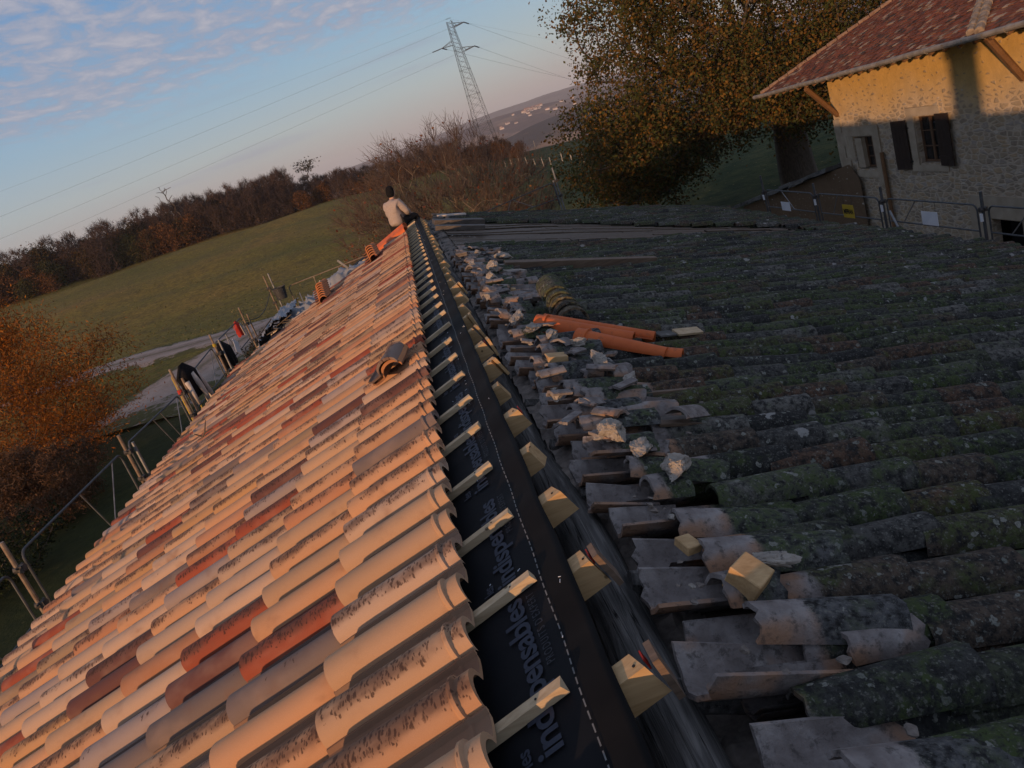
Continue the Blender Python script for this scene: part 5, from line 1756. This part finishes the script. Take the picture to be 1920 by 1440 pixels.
plain('timber_offcut', .475, 1.80, .135, (.085, .095, .085), rad(38), 'pine_y', 'sawn cube of fresh timber sitting on the mossy tiles', 'wood offcut', rad(14), rad(20))
plain('timber_offcut', .40, 2.05, .11, (.055, .07, .032), rad(20), 'pine_y', 'small ridged wood offcut on a pale cover tile left of the timber cube', 'wood offcut', 0, rad(6))
plain('timber_offcut', .44, 4.24, .10, (.12, .09, .08), rad(6), 'pine_y', 'sunlit wood block among the stripped tiles below the bone shaped mortar', 'wood offcut')
plain('timber_offcut', .40, 4.95 + .6, .09, (.07, .07, .04), rad(30), 'pine_y', 'little wood chip beside the pale mortar ridge', 'wood offcut')
plain('timber_offcut', .50, 6.95, .10, (.20, .08, .02), rad(-8), 'pine_y', 'thin board end lying between the canal tile stack and the far rubble', 'wood offcut')
plain('brick', .74, 8.02, .10, (.22, .14, .06), rad(20), 'mortar', 'flat pale brick lying below the beam', 'brick')
plain('board_end', 1.43, 4.93, .105, (.20, .085, .02), rad(14), 'pine_x', 'short pale board end lying alone on the mossy tiles right of the orange tiles', 'board', 0, rad(12))
plain('slate_piece', 1.27, 4.90, .10, (.13, .10, .012), rad(14), 'slab', 'dark broken plate next to the pale board end', 'tile shard', 0, rad(5))
plain('beam', 1.50, 8.40, .12, (1.72, .10, .10), rad(1.5), 'beam', 'long old brown beam lying down the roof behind the canal tile stack', 'beam', 0, rad(8), .006)
plain('split_lath', .84, 3.62, .10, (.36, .03, .02), rad(6), 'beam', 'thin split lath beside the long crumbling mortar ridge', 'lath')
plain('split_lath', .66, 3.22, .085, (.34, .07, .018), rad(-3), 'greywood_x', 'grey splintered board between two rows near the red-faced tile', 'lath')
plain('split_lath', .80, 3.14, .09, (.30, .05, .016), rad(4), 'beam', 'brown splintered board beside the grey one', 'lath', rad(-3))
loose_tile('cover_tile', .29, 2.86, .09, rad(6), rad(-3), .1, .26, .095, .10, True, 'red-faced old tile propped hollow side up by the sunlit mortar', 'roof tile', 'uncovered channel tiles along the ridge log', sp=110)
# dark boards and rolled felt beyond the membrane end
plain('old_board', .68, 14.9, .16, (.95, .40, .09), rad(4), 'greywood_x', 'broad dark weathered board near the far end of the ridge', 'board')
plain('old_board', .62, 13.6, .14, (.85, .30, .08), rad(-5), 'greywood_x', 'narrower dark weathered board lying nearer than the broad one', 'board')
plain('pale_board', .66, 16.5, .18, (.60, .20, .03), rad(3), 'palecloth', 'pale board lying at the far end of the ridge', 'board', rad(3))

# stack of old canal tiles stood in a row on the roof
for k in range(5):
    y = 5.28 + k * .075
    o = PR(.76 - .006 * k, y, .10)
    m = MB()
    ex = Vector((.06, .97, .10)).normalized(); ez = Vector((.10, -.10, .97)); ez = (ez - ex * ez.dot(ex)).normalized()
    ey = ez.cross(ex)
    old_tile(m, o + Vector((0, 0, .034 * k)), ex, ey, ez, .34, .118 - .004 * k, .105, .3 + .13 * k, [(.17, .13, .085), (.12, .09, .065), (.20, .145, .09), (.11, .10, .09), (.15, .12, .085)][k], 0.08, 11, 172, False, .016, 4, True, .02)
    q = obj('canal_tile', m, MAT['old_tile'], loc=o); shade_auto(q, 45)
    tag(q, ['mossy canal tile at the front of the little stack, its dark arch facing the camera', 'canal tile directly behind the front one of the stack', 'middle canal tile of the stack of five', 'last but one canal tile of the stack, seen as a thin arch', 'rearmost and highest canal tile of the stack'][k], 'roof tile', 'stacked old canal tiles')

# new orange ridge and verge tiles
def orange_piece(name, a, b, r0, r1, collar, flange, label, roll=0.0, n=13):
    a = PR(*a); b = PR(*b)
    ex = (b - a).normalized(); L = (b - a).length
    ez = (E2[2] - ex * E2[2].dot(ex)).normalized()
    ez = (Matrix.Rotation(roll, 3, ex) @ ez).normalized()
    ey = ez.cross(ex)
    st = [(0, 1.16), (.055, 1.16), (.06, 1.28), (.075, 1.28), (.08, 1.05), (.16, 1.0), (L, r1 / r0)] if collar else [(0, 1.0), (L * .5, (1 + r1 / r0) / 2), (L, r1 / r0)]
    m = MB()
    for t in (0, .013):
        rows = []
        for s_, k in st:
            row = []
            if flange:
                row.append(a + ex * s_ + ey * (r0 * k - t) + ez * (-.085))
            for q in range(n):
                an = math.pi * q / (n - 1)
                row.append(a + ex * s_ + ey * math.cos(an) * (r0 * k - t) + ez * math.sin(an) * (r0 * k - t) * .9)
            if flange:
                row.append(a + ex * s_ - ey * (r0 * k - t + .055) + ez * .0)
            rows.append(row)
        m.grid(rows, flip=t > 0)
        if t == 0: outer = rows
    for i in (0, -1):
        m.grid([outer[i], rows[i]], flip=(i == 0))
    for i in (0, -1):
        m.grid([[r_[i] for r_ in outer], [r_[i] for r_ in rows]], flip=(i == -1))
    q = obj(name, m, MAT['orange'], loc=a); shade_auto(q, 35)
    return tag(q, label, 'ridge tile', 'new orange ridge and verge tiles on the old slope')
orange_piece('verge_tile', (.47, 5.08, .140), (1.02, 4.75, .100), .068, .056, True, True, 'bright orange verge tile with a deep side flange, its raised end beside the mortar ridge', .1)
orange_piece('verge_tile', (.54, 5.20, .150), (1.18, 4.83, .095), .048, .040, False, True, 'long orange verge tile lying behind the flanged one, its tail reaching furthest right')
orange_piece('ridge_tile', (.66, 4.72, .120), (1.10, 4.36, .100), .062, .046, True, False, 'half round orange ridge tile with a collar, nearest of the orange tiles', .2)
orange_piece('ridge_tile', (1.09, 4.40, .090), (1.19, 4.34, .090), .050, .050, False, False, 'short orange stub at the right end of the collared ridge tile')

# ------------------------------------------------------------------ things lying on the new slope
def s_loose(name, base, yaw, tilt, label, group, col, rnd, clean=True, mat='new_tile', L=.47):
    M_ = Matrix((E1[0], E1[1], E1[2])).transposed() @ Matrix.Rotation(yaw, 3, 'Z') @ Matrix.Rotation(tilt, 3, 'X')
    m = MB()
    def fr(s_, y, h):
        return base + M_ @ Vector((-(s_ - L / 2), y - .12, h))
    s_tile(m, fr, col, rnd, L=L, head=True, close=True)
    q = obj(name, m, MAT[mat], loc=base); shade_auto(q, 42)
    return tag(q, label, 'roof tile', group)
for k in range(2):
    s_loose('interlocking_tile', PL(-.47 - .01 * k, 5.22 - .02 * k, .145 + .034 * k), rad(84), rad(-2), ['lower of the two loose tiles lying across the new roof near its top edge', 'upper of the two loose tiles lying across the new roof, grey topped'][k],
            'pair of loose tiles on the new roof', [(0.50, .25, .12), (.24, .19, .17)][k], .02 + k * .01)
for k in range(7):
    s_loose('interlocking_tile', PL(-2.10, 14.1 + .10 * k, .13 + .030 * k), rad(84), rad(-2), 'orange edged tile ' + ['at the bottom', 'second from the bottom', 'third from the bottom', 'in the middle', 'third from the top', 'second from the top', 'at the top'][k] + ' of the left hand tile stack by the tarpaulin',
            'left hand stack of new tiles', (.46, .20, .09), .02)
for k in range(5):
    s_loose('interlocking_tile', PL(-.95, 14.2 + .10 * k, .14 + .034 * k), rad(84), rad(-2), 'orange edged tile ' + ['at the bottom', 'second from the bottom', 'in the middle', 'second from the top', 'at the top'][k] + ' of the small stack near the far ridge end',
            'small stack of new tiles near the ridge end', (.46, .20, .09), .02)
for k in range(4):
    a = PL(-.22, 15.1 + .24 * k, .12 + .02 * (k == 3)); b = PL(-1.15 + .05 * k, 15.5 + .26 * k, .10)
    m = MB(); ex = (b - a).normalized(); ez = (E1[2] - ex * E1[2].dot(ex)).normalized(); ey = ez.cross(ex)
    old_tile(m, a, ex, ey, ez, (b - a).length, .085, .075, .2, (.5, .2, .08), 0, 9, 178, False, .014, 3, True)
    m.c = []; m.t = []
    q = obj('ridge_tile', m, MAT['orange'], loc=a); shade_auto(q, 40)
    tag(q, ['nearest', 'second', 'third', 'furthest'][k] + ' of the long orange ridge tiles laid side by side below the seated person', 'ridge tile', 'orange ridge tiles below the seated person')
# broken twig on the tiles
m = MB()
p = PL(-3.38, 9.05, .16)
m.tube([p, p + Vector((.06, -.05, .05)), p + Vector((.16, -.02, .06))], [.012, .010, .006], 6)
m.tube([p + Vector((.06, -.05, .05)), p + Vector((.09, .02, .14)), p + Vector((.11, .02, .17))], [.009, .007, .004], 6)
m.tube([p, p + Vector((-.06, -.04, .07))], [.010, .006], 6)
tag(obj('twig', m, MAT['bark'], loc=p), 'dark forked twig lying on the new tiles near the eave', 'twig')

# tarpaulin bunched along the unfinished far corner of the new slope
def cloth(name, fn, nu, nv, mat, label, cat_, thick=.006, loc=None):
    rows = [[fn(i / (nu - 1), j / (nv - 1)) for j in range(nv)] for i in range(nu)]
    m = MB(); m.grid(rows)
    nrm = Vector((0, 0, -thick))
    under = [[p + nrm for p in r_] for r_ in rows]
    m.grid(under, flip=True)
    q = obj(name, m, MAT[mat], loc=loc or rows[0][0], smooth=True)
    return tag(q, label, cat_)
def fold(u, v, s):
    q = noise.fractal(Vector((u * 5 * s, v * 4, s)), .9, 2.2, 5)
    r_ = 1 - abs(noise.noise(Vector((u * 7 + s, v * 3.0 + u * 4, s * 2))))
    return .07 * q + .10 * r_ ** 4
def tp1(u, v):
    sd = -3.75 + 2.45 * u; y = 15.55 + .1 * u + v * 1.25 - .35 * u
    edge = min(u, 1 - u, v, 1 - v)
    return PL(sd + .06 * noise.noise(Vector((u * 6, v * 6, 3))), y, .03 + min(1, edge * 7) * (.06 + fold(u, v, 1.0) * 1.5))
cloth('tarpaulin', tp1, 90, 50, 'tarp', 'grey crumpled tarpaulin bunched along the unfinished far corner of the new roof', 'tarpaulin')
def tp2(u, v):
    sd = -4.05 + 1.0 * u; y = 15.2 + v * 1.9
    return PL(sd, y, .22 + .30 * u * (1 - u) + fold(u, v, 4.0) * .8 - .25 * (1 - u) ** 3)
cloth('tarpaulin', tp2, 40, 40, 'tarp', 'blue grey tarpaulin sheet humped over the tile stack at the eave', 'tarpaulin')
def tp3(u, v):
    return Vector((-4.25 + .28 * u + .03 * math.sin(v * 9), 12.6 + 2.9 * v, -1.62 + .34 * u + .22 * v * (1 - u) + .03 * noise.noise(Vector((u * 3, v * 8, 2)))))
cloth('ground_sheet', tp3, 14, 40, 'tarpdark', 'dark blue sheet strip stretched along the eave between the tarpaulin and the scaffold', 'sheet')
lb_ = random.Random(71)
for k in range(9):
    a = PL(-3.9 + lb_.uniform(0, .5), 15.0 + .12 * k, .24 + lb_.uniform(-.05, .12)); b = a + Vector((lb_.uniform(.3, .8), lb_.uniform(-.5, .4), lb_.uniform(-.15, .28)))
    m = MB(); q_ = (b - a)
    m.tube([a, b], [.012, .012], 4)
    tag(obj('strap_lath', m, MAT['greywood_x'], loc=a), 'grey lath sticking out of the tarpaulin bundle at the eave', 'lath', 'laths in the tarpaulin bundle')
for k in range(3):
    a = PL(-1.6 - .55 * k, 15.5 - .05 * k, .22); b = a + Vector((lb_.uniform(-.22, .05), lb_.uniform(-.05, .2), lb_.uniform(.12, .28)))
    m = MB(); m.box((a + b) / 2, (.04, .02, (b - a).length), (b - a).to_track_quat('Z', 'X').to_matrix())
    tag(obj('strap_lath', m, MAT['galv'], loc=a), 'pale stake standing up in the tarpaulin near the ridge side', 'lath', 'pale stakes in the tarpaulin')
# ------------------------------------------------------------------ scaffolding
def coupler(p, parent, s=.05):
    m = MB()
    m.tube([p + Vector((-s, 0, 0)), p + Vector((s, 0, 0))], s * .75, 8)
    m.box(p + Vector((s * .5, -s * .4, 0)), (s * .8, s * 1.1, s * 1.3))
    m.tube([p + Vector((0, -s * 1.4, s * .4)), p + Vector((0, s * 1.4, s * .4))], s * .22, 6)
    return obj('coupler', m, MAT['coupler'], parent)
def guard(parent, a, b, top, mid, mat='darktube', r=.0135, braces=(), rc=.09, name='guardrail', drop=.62):
    """frame between two points in plan: rounded top tube, legs, lower tube and inner braces"""
    a2, b2 = Vector((a[0], a[1], 0)), Vector((b[0], b[1], 0))
    t = (b2 - a2).normalized()
    ta, tb = (top if isinstance(top, tuple) else (top, top))
    Z = lambda z: Vector((0, 0, z))
    pts = [a2 + Z(ta - drop), a2 + Z(ta - rc)]
    for k in range(1, 5):
        an = math.pi / 2 * k / 5
        pts.append(a2 + t * rc * (1 - math.cos(an)) + Z(ta - rc + rc * math.sin(an)))
    pts += [a2 + t * rc + Z(ta), b2 - t * rc + Z(tb)]
    for k in range(1, 5):
        an = math.pi / 2 * k / 5
        pts.append(b2 - t * rc * (1 - math.sin(an)) + Z(tb - rc + rc * math.cos(an)))
    pts += [b2 + Z(tb - rc), b2 + Z(tb - drop)]
    m = MB(); m.tube(pts, r, 8)
    g = obj(name, m, MAT[mat], parent)
    m = MB(); m.tube([a2 + Z(mid), b2 + Z(mid)], r, 8); obj('lower_tube', m, MAT[mat], g)
    for f0, f1 in braces:
        m = MB(); m.tube([a2.lerp(b2, f0) + Z(ta + (tb - ta) * f0), a2.lerp(b2, f1) + Z(mid)], r * .62, 6)
        obj('brace', m, MAT['galv'], g)
    return g

sc = empty('eave_scaffold', (-4.6, 12, -5), 'tube scaffold with guardrail frames standing along the left eave', 'scaffold')
XS = -4.6
posts = [(4.35, -.70, .021), (7.03, -.72, .022), (10.10, -.77, .022), (12.80, -.58, .023), (15.57, -.60, .020), (18.55, -.60, .020)]
for i, (y, zt_, r) in enumerate(posts):
    m = MB()
    m.tube([Vector((XS, y, float(ground_z(XS, y)))), Vector((XS, y, zt_))], r, 9)
    p_ = obj('post', m, MAT['rusttube'], sc)
    if i >= 2:
        m = MB(); m.tube([Vector((XS + .10, y + .05, -2.4)), Vector((XS + .10, y + .05, zt_ - .16 - .05 * (i % 2)))], r * .95, 9)
        obj('post', m, MAT['rusttube'] if i % 2 else MAT['galv'], sc)
    for z in (-1.02, -1.42):
        coupler(Vector((XS + .02, y, z)), p_)
for (y0, y1, tp, md, br) in ((4.55, 6.90, -.98, -1.52, ((.5, .75),)), (7.22, 9.93, (-.93, -.97), -1.54, ((.52, .62), (.9, .66))), (10.27, 12.66, (-.95, -1.0), -1.52, ((.45, .60), (.60, .74), (.97, .76))),
                             (12.98, 15.40, (-.92, -.84), -1.42, ((.30, .62), (.95, .7))), (15.75, 18.40, -.82, -1.34, ((.35, .5), (.36, .30), (.7, .55)))):
    guard(sc, (XS - .02, y0), (XS - .02, y1), tp, md, braces=br)
# yellow end bracket inside the third bay
m = MB()
for z in (-1.05, -1.35): m.tube([Vector((XS - .35, 13.7, z)), Vector((XS - .35, 14.4, z))], .016, 6)
m.tube([Vector((XS - .35, 13.7, -.85)), Vector((XS - .35, 13.7, -1.7))], .016, 6); m.tube([Vector((XS - .35, 14.4, -.95)), Vector((XS - .35, 14.4, -1.7))], .016, 6)
obj('ladder_gate', m, MAT['yellow'], sc)
m = MB(); m.tube([Vector((XS, 15.57, -.86)), Vector((XS, 15.57, -.80))], .036, 8); obj('tape_band', m, MAT['yellow'], sc)
m = MB(); m.tube([Vector((XS - .01, 12.80, -1.02)), Vector((XS - .01, 12.80, -.95))], .042, 8); obj('tape_band', m, MAT['redcloth'], sc)
for i in range(6):
    m = MB(); y = 4.35 + 2.85 * i
    m.box((XS + .35, y + 1.4, -2.45), (.60, 2.8, .05)); obj('platform', m, MAT['greywood_x'], sc)

# scaffold at the far gable
gs = empty('gable_scaffold', (0, 20.8, -6), 'scaffold across the far gable with a rail behind the seated person', 'scaffold')
YG = 20.8
for x, zt_, r, pr in ((-4.24, -.28, .022, True), (-1.50, -.42, .016, False), (3.82, -.17, .022, True)):
    m = MB(); m.tube([Vector((x, YG, float(ground_z(x, YG)))), Vector((x, YG, zt_))], r, 9); p_ = obj('post', m, MAT['galv'] if x > 0 else MAT['rusttube'], gs)
    if pr:
        m = MB(); m.tube([Vector((x + (.13 if x < 0 else -.07), YG + .02, -3)), Vector((x + (.13 if x < 0 else -.07), YG + .02, zt_ - (-.02 if x < 0 else .32)))], r, 9); obj('post', m, MAT['galv'], gs)
        for z in (zt_ - .35, zt_ - .75): coupler(Vector((x, YG - .02, z)), p_)
guard(gs, (-3.75, YG), (-1.55, YG), (-.74, -.68), -1.32, mat='rusttube', r=.014)
m = MB()
for x in (-3.05, -2.35): m.tube([Vector((x, YG, -.715)), Vector((x, YG, -1.32))], .013, 6)
obj('brace', m, MAT['rusttube'], gs)
guard(gs, (1.30, YG), (3.72, YG), (-.68, -.54), -.97, mat='darktube', r=.013, braces=((.5, .4), (.52, .72)))
guard(gs, (-1.4, YG), (1.2, YG), -.72, -1.2, mat='darktube', r=.015)

# scaffold along the right eave
rs2 = empty('yard_scaffold', (8.0, 14, -7), 'scaffold with guardrails and hanging panels along the right eave, facing the stone house', 'scaffold')
XR = 7.95
RY = [17.85, 15.48, 13.15, 10.66, 8.2]
for i, y in enumerate(RY):
    m = MB(); m.tube([Vector((XR, y, -8.0)), Vector((XR, y, -1.88 if i else -1.75))], .024, 9); p_ = obj('post', m, MAT['darktube'], rs2)
    m = MB(); m.tube([Vector((XR - .03, y + .005, -2.33)), Vector((XR - .03, y + .005, -2.21))], .024, 8); obj('locking_pin', m, MAT['white'], p_)
    coupler(Vector((XR, y, -2.15)), p_)
for i in range(4):
    a, b = RY[i], RY[i + 1]
    guard(rs2, (XR, a - .12), (XR, b + .12), -2.09, -2.50, mat='darktube', r=.014, rc=.10, braces=(((.36, .58),) if i == 0 else ((.35, .22),) if i == 1 else ((.36, .18),)), drop=.9)
m = MB(); m.tube([Vector((XR - .05, 12.9, -2.30)), Vector((XR - .2, 12.45, -2.58))], .02, 8); obj('stay_tube', m, MAT['galv'], rs2)
m = MB(); m.tube([Vector((XR - .185, 12.5, -2.55)), Vector((XR - .21, 12.42, -2.60))], .026, 8); obj('stay_tube', m, MAT['white'], rs2)
def panel(y0, y1, z0, z1, mat, name, label, cat_):
    e = empty(name, (XR - .03, (y0 + y1) / 2, (z0 + z1) / 2), label, cat_)
    m = MB(); m.box((XR - .035, (y0 + y1) / 2, (z0 + z1) / 2), (.006, y1 - y0, z1 - z0)); obj('plate', m, MAT[mat], e)
    m = MB()
    for y in (y0 + .05, y1 - .05): m.tube([Vector((XR - .03, y, z1 - .02)), Vector((XR - .02, y, -2.10))], .003, 4)
    obj('tie', m, MAT['coupler'], e)
    return e
panel(16.62, 17.02, -2.53, -2.33, 'white', 'white_sheet', 'white blank panel hung in the furthest bay of the right eave scaffold', 'sheet')
panel(11.66, 12.06, -2.48, -2.25, 'white', 'white_sheet', 'white blank panel hung in front of the stone wall, nearer of the two', 'sheet')
ye = panel(14.08, 14.46, -2.52, -2.26, 'yellow', 'yellow_sign', 'small yellow sign with black lettering hung on the right eave scaffold', 'sign')
V, F = text_mesh('MEFRAN', .115, .004, .95)
wmax = max(v[0] for v in V)
m = MB()
m.add([(XR - .042, 14.43 - v[0] / wmax * .32, -2.435 + v[1] * 1.1) for v in V], [tuple(f) for f in F])
obj('lettering', m, MAT['black'], ye)

# ------------------------------------------------------------------ things hung on the left scaffold
def drape(name, c, w, hgt, depth, mat, label, cat_, seed, lean=0.0, split=None):
    """a garment hung by its collar: shoulders at the top, folds running down"""
    e = empty(name, c, label, cat_)
    def body(u, v, k=1.0):
        an = 2 * math.pi * u
        prof = .25 + .75 * min(1, v * 3.2) if v < .35 else 1.0 - .22 * (v - .35)
        rr_ = prof * (1 + .16 * math.sin(an * 5 + seed) * v + .10 * noise.noise(Vector((math.cos(an) * 2, math.sin(an) * 2, v * 3 + seed))))
        hem = .06 * noise.noise(Vector((math.cos(an) * 1.5, math.sin(an) * 1.5, seed + 9)))
        return Vector(c) + Vector((math.cos(an) * depth * rr_ * k, math.sin(an) * w * rr_ * k + lean * v, -hgt * v + hem * v + .02 * math.cos(an)))
    rows = [[body(u / 28, v / 16) for u in range(29)] for v in range(17)]
    m = MB(); m.grid(rows, flip=True)
    m.add(rows[0][:28], [tuple(reversed(range(28)))])
    obj('body', m, MAT[mat], e, smooth=True)
    return e
j = drape('jacket', (XS + .10, 13.05, -.60), .26, .62, .16, 'blackcloth', 'black fleece jacket with pale lining hung over the scaffold post beside the gravel road', 'jacket', 2, .22)
for k, (dy, L, s_) in enumerate(((.03, .62, .05), (.22, .70, .055))):
    m = MB()
    a = Vector((XS + .22, 13.05 + dy - .06, -.78))
    m.tube([a, a + Vector((.02, .06, -L * .35)), a + Vector((.03, .12 + .05 * k, -L * .7)), a + Vector((.0, .16 + .08 * k, -L))], [s_ * .8, s_, s_ * .8, s_ * .6], 8)
    obj('sleeve', m, MAT['palecloth'], j, smooth=True)
m = MB(); m.tube([Vector((XS + .14, 12.86, -.88)), Vector((XS + .15, 12.90, -1.30))], [.045, .035], 8); obj('lining', m, MAT['palecloth'], j, smooth=True)
drape('jacket', (XS + .02, 15.85, -.84), .30, .56, .15, 'blackcloth', 'dark jacket hung from the rail by the yellow taped post', 'jacket', 5, .12)
r_ = drape('red_vest', (XS - .02, 17.75, -.78), .13, .36, .08, 'redcloth', 'red vest with pale stripes hung on the far end of the eave guardrail', 'vest', 7, .10)
m = MB()
for dy in (-.05, .06): m.box((XS + .075, 17.79 + dy, -1.0), (.012, .03, .28), Matrix.Rotation(.25, 3, 'X'))
obj('stripe', m, MAT['palecloth'], r_)
e = empty('notice_sheet', (XS + .02, 17.0, -1.2), 'grey white notice sheet tied inside the far scaffold bay', 'sheet')
m = MB(); m.box((XS + .01, 17.0, -1.22), (.006, .34, .30), Matrix.Rotation(-.45, 3, 'X')); obj('plate', m, MAT['white'], e)
m = MB()
for k in range(9):
    m.tube([Vector((XS + .03, 17.15 + .02 * math.sin(k * 2), -1.36 - .035 * k)), Vector((XS + .03, 17.15 + .02 * math.sin(k * 2 + 2), -1.395 - .035 * k))], .006, 5)
tag(obj('chain', m, MAT['galv'], loc=(XS + .03, 17.15, -1.36)), 'thin pale chain dangling below the notice sheet', 'chain')
m = MB()
pts = [Vector((XS + .02, 18.6 + .45 * q, -.92 - .30 * math.sin(math.pi * q * .8))) for q in np.linspace(0, 5, 24) / 5 * 1.0]
pts = [Vector((XS + .03 + .35 * q, 18.6 + 2.1 * q, -.95 - .22 * math.sin(math.pi * q) + .25 * q)) for q in np.linspace(0, 1, 24)]
m.tube(pts, .010, 6); tag(obj('rope', m, MAT['coupler'], loc=pts[0]), 'slack dark rope looping from the last eave post to the bucket post', 'rope')
# bucket
bc = Vector((-3.98, YG - .16, -.98))
e = empty('bucket', bc, 'black rubber bucket hung on the corner scaffold posts', 'bucket')
m = MB()
rows = []
for z, r in ((0, .13), (.04, .135), (.16, .155), (.29, .172), (.30, .182), (.315, .182), (.315, .168), (.05, .125)):
    rows.append([bc + Vector((math.cos(2 * math.pi * k / 24) * r, math.sin(2 * math.pi * k / 24) * r, z)) for k in range(25)])
m.grid(rows); m.add(rows[0][:24], [tuple(reversed(range(24)))]); m.add(rows[-1][:24], [tuple(range(24))])
obj('body', m, MAT['bucket'], e, smooth=False); shade_auto(bpy.data.objects['body.002'] if 'body.002' in bpy.data.objects else e.children[0], 40) if False else None
m = MB(); m.tube([bc + Vector((.178 * math.cos(a), .05, .30 + .17 * math.sin(a))) for a in np.linspace(0, math.pi, 14)], .006, 6); obj('handle', m, MAT['coupler'], e)

# ------------------------------------------------------------------ seated person
def skin_obj(name, verts, edges, radii, mat, parent, sub=2, root=0, post=None):
    me = bpy.data.meshes.new(name)
    me.from_pydata([tuple(v) for v in verts], edges, [])
    o = bpy.data.objects.new(name, me); COL.objects.link(o)
    o.modifiers.new('s', 'SKIN')
    sv = me.skin_vertices[0].data
    for i, r in enumerate(radii):
        r = r if isinstance(r, tuple) else (r, r)
        sv[i].radius = r
    sv[root].use_root = True
    md = o.modifiers.new('d', 'SUBSURF'); md.levels = sub; md.render_levels = sub
    bpy.context.view_layer.update()
    dg = bpy.context.evaluated_depsgraph_get()
    m2 = bpy.data.meshes.new_from_object(o.evaluated_get(dg))
    V = [v.co.copy() for v in m2.vertices]; F = [tuple(p.vertices) for p in m2.polygons]
    bpy.data.objects.remove(o); bpy.data.meshes.remove(me); bpy.data.meshes.remove(m2)
    if post: V = [post(v) for v in V]
    m = MB(); m.add(V, F)
    return obj(name, m, mat, parent, smooth=True)
def person():
    base = Vector((-.40, 17.45, -.03))
    e = empty('person', base, 'person in oatmeal sweater and black cap sitting at the far ridge end, seen from behind', 'person')
    yaw = rad(-38)
    f = Vector((-math.sin(yaw), math.cos(yaw), 0)); r = Vector((f.y, -f.x, 0)); up = Vector((0, 0, 1))
    P = lambda a, b, c: base + r * a + f * b + up * c
    # body: one skin from pelvis to head, hands and feet
    V = []; E = []; Rr = []
    def add(p, rd, link=None):
        V.append(p); Rr.append(rd)
        if link is not None: E.append((link, len(V) - 1))
        return len(V) - 1
    pel = add(P(0, 0, .10), .135)
    sp = add(P(0, .01, .30), .125, pel)
    ch = add(P(0, .05, .46), .135, sp)
    nk0 = add(P(0, .075, .575), .066, ch)
    nk = add(P(.005, .095, .635), .053, nk0)
    hd = add(P(.01, .115, .715), .085, nk)
    hd2 = add(P(.012, .115, .80), .083, hd)
    hd3 = add(P(.012, .11, .855), .045, hd2)
    ns = add(P(.018, .215, .745), .014, hd)
    for s_ in (-1, 1):
        sh = add(P(.185 * s_, .06, .525), .062, ch)
        el = add(P(.245 * s_, .10, .27), .048, sh)
        wr = add(P(.13 * s_, .33, .20), .030, el)
        pa = add(P(.10 * s_, .40, .185), .034, wr)
        for q, (dx, L) in enumerate(((-.028, .065), (-.010, .078), (.010, .072), (.027, .055))):
            k1 = add(P(.10 * s_ + dx, .44, .18), .0095, pa)
            k2 = add(P(.10 * s_ + dx, .44 + L * .55, .162), .009, k1)
            add(P(.10 * s_ + dx * .9, .44 + L * .75, .135), .008, k2)
        t1 = add(P(.10 * s_ - .035 * s_, .40, .20), .011, pa); add(P(.10 * s_ - .055 * s_, .43, .19), .009, t1)
        hp = add(P(.095 * s_, .05, .09), .085, pel)
        kn = add(P(.17 * s_, .45, .12), .060, hp)
        ak = add(P(.16 * s_, .50, -.28), .040, kn)
        hl = add(P(.16 * s_, .50, -.35), .040, ak)
        add(P(.17 * s_, .66, -.36), .034, hl)
    skin_obj('body', V, E, Rr, MAT['skin'], e, 2)
    # sweater: torso and sleeves a little fuller than the body
    V.clear(); E.clear(); Rr.clear()
    a = add(P(0, -.015, .015), .185); b = add(P(0, -.01, .16), .190, a); c = add(P(0, .0, .33), .178, b); d_ = add(P(0, .03, .46), .168, c); g = add(P(0, .055, .545), .125, d_); add(P(0, .075, .605), .070, g)
    for s_ in (-1, 1):
        sh = add(P(.17 * s_, .05, .50), .095, d_); m_ = add(P(.225 * s_, .075, .385), .083, sh); el = add(P(.255 * s_, .105, .265), .074, m_); fa = add(P(.19 * s_, .225, .225), .062, el); add(P(.14 * s_, .315, .205), .048, fa)
    def wrinkle(v):
        return v + Vector((1, 1, .4)) * (.010 * noise.noise(Vector((v.x * 9, v.y * 9, v.z * 22))))
    skin_obj('sweater', V, E, Rr, MAT['sweater'], e, 3, post=wrinkle)
    V.clear(); E.clear(); Rr.clear()
    a = add(P(0, 0, .07), .165)
    for s_ in (-1, 1):
        hp = add(P(.095 * s_, .06, .085), .108, a); th = add(P(.14 * s_, .26, .11), .092, hp); kn = add(P(.172 * s_, .455, .11), .078, th); sn = add(P(.165 * s_, .49, -.10), .066, kn); add(P(.16 * s_, .50, -.27), .060, sn)
    skin_obj('trousers', V, E, Rr, MAT['trousers'], e, 2)
    V.clear(); E.clear(); Rr.clear()
    a0 = add(P(.006, .055, .635), .070); a = add(P(.01, .070, .70), .092, a0); b = add(P(.012, .095, .775), .102, a); c = add(P(.012, .10, .845), .086, b); add(P(.012, .10, .895), .045, c)
    skin_obj('cap', V, E, Rr, MAT['blackcloth'], e, 2)
    for s_ in (-1, 1):
        V.clear(); E.clear(); Rr.clear()
        a = add(P(.16 * s_, .49, -.36), .050); b = add(P(.165 * s_, .58, -.375), .046, a); add(P(.17 * s_, .68, -.385), .038, b)
        skin_obj('shoe', V, E, Rr, MAT['trousers'], e, 2)
person()

# ------------------------------------------------------------------ evening haze
hz = MB()
hz.box((0, 0, 40), (13400, 13400, 300))
m, nt, b = new_mat('thin_evening_haze')
nt.nodes.remove(b)
pvn = nd(nt, 'ShaderNodeVolumePrincipled', None, {'Color': (0.86, 0.86, 0.92, 1), 'Density': 0.00014})
nt.links.new(pvn.outputs[0], nt.nodes['Material Output'].inputs['Volume'])
tag(obj('haze', hz, m, loc=(0, 0, -80)), kind='stuff')
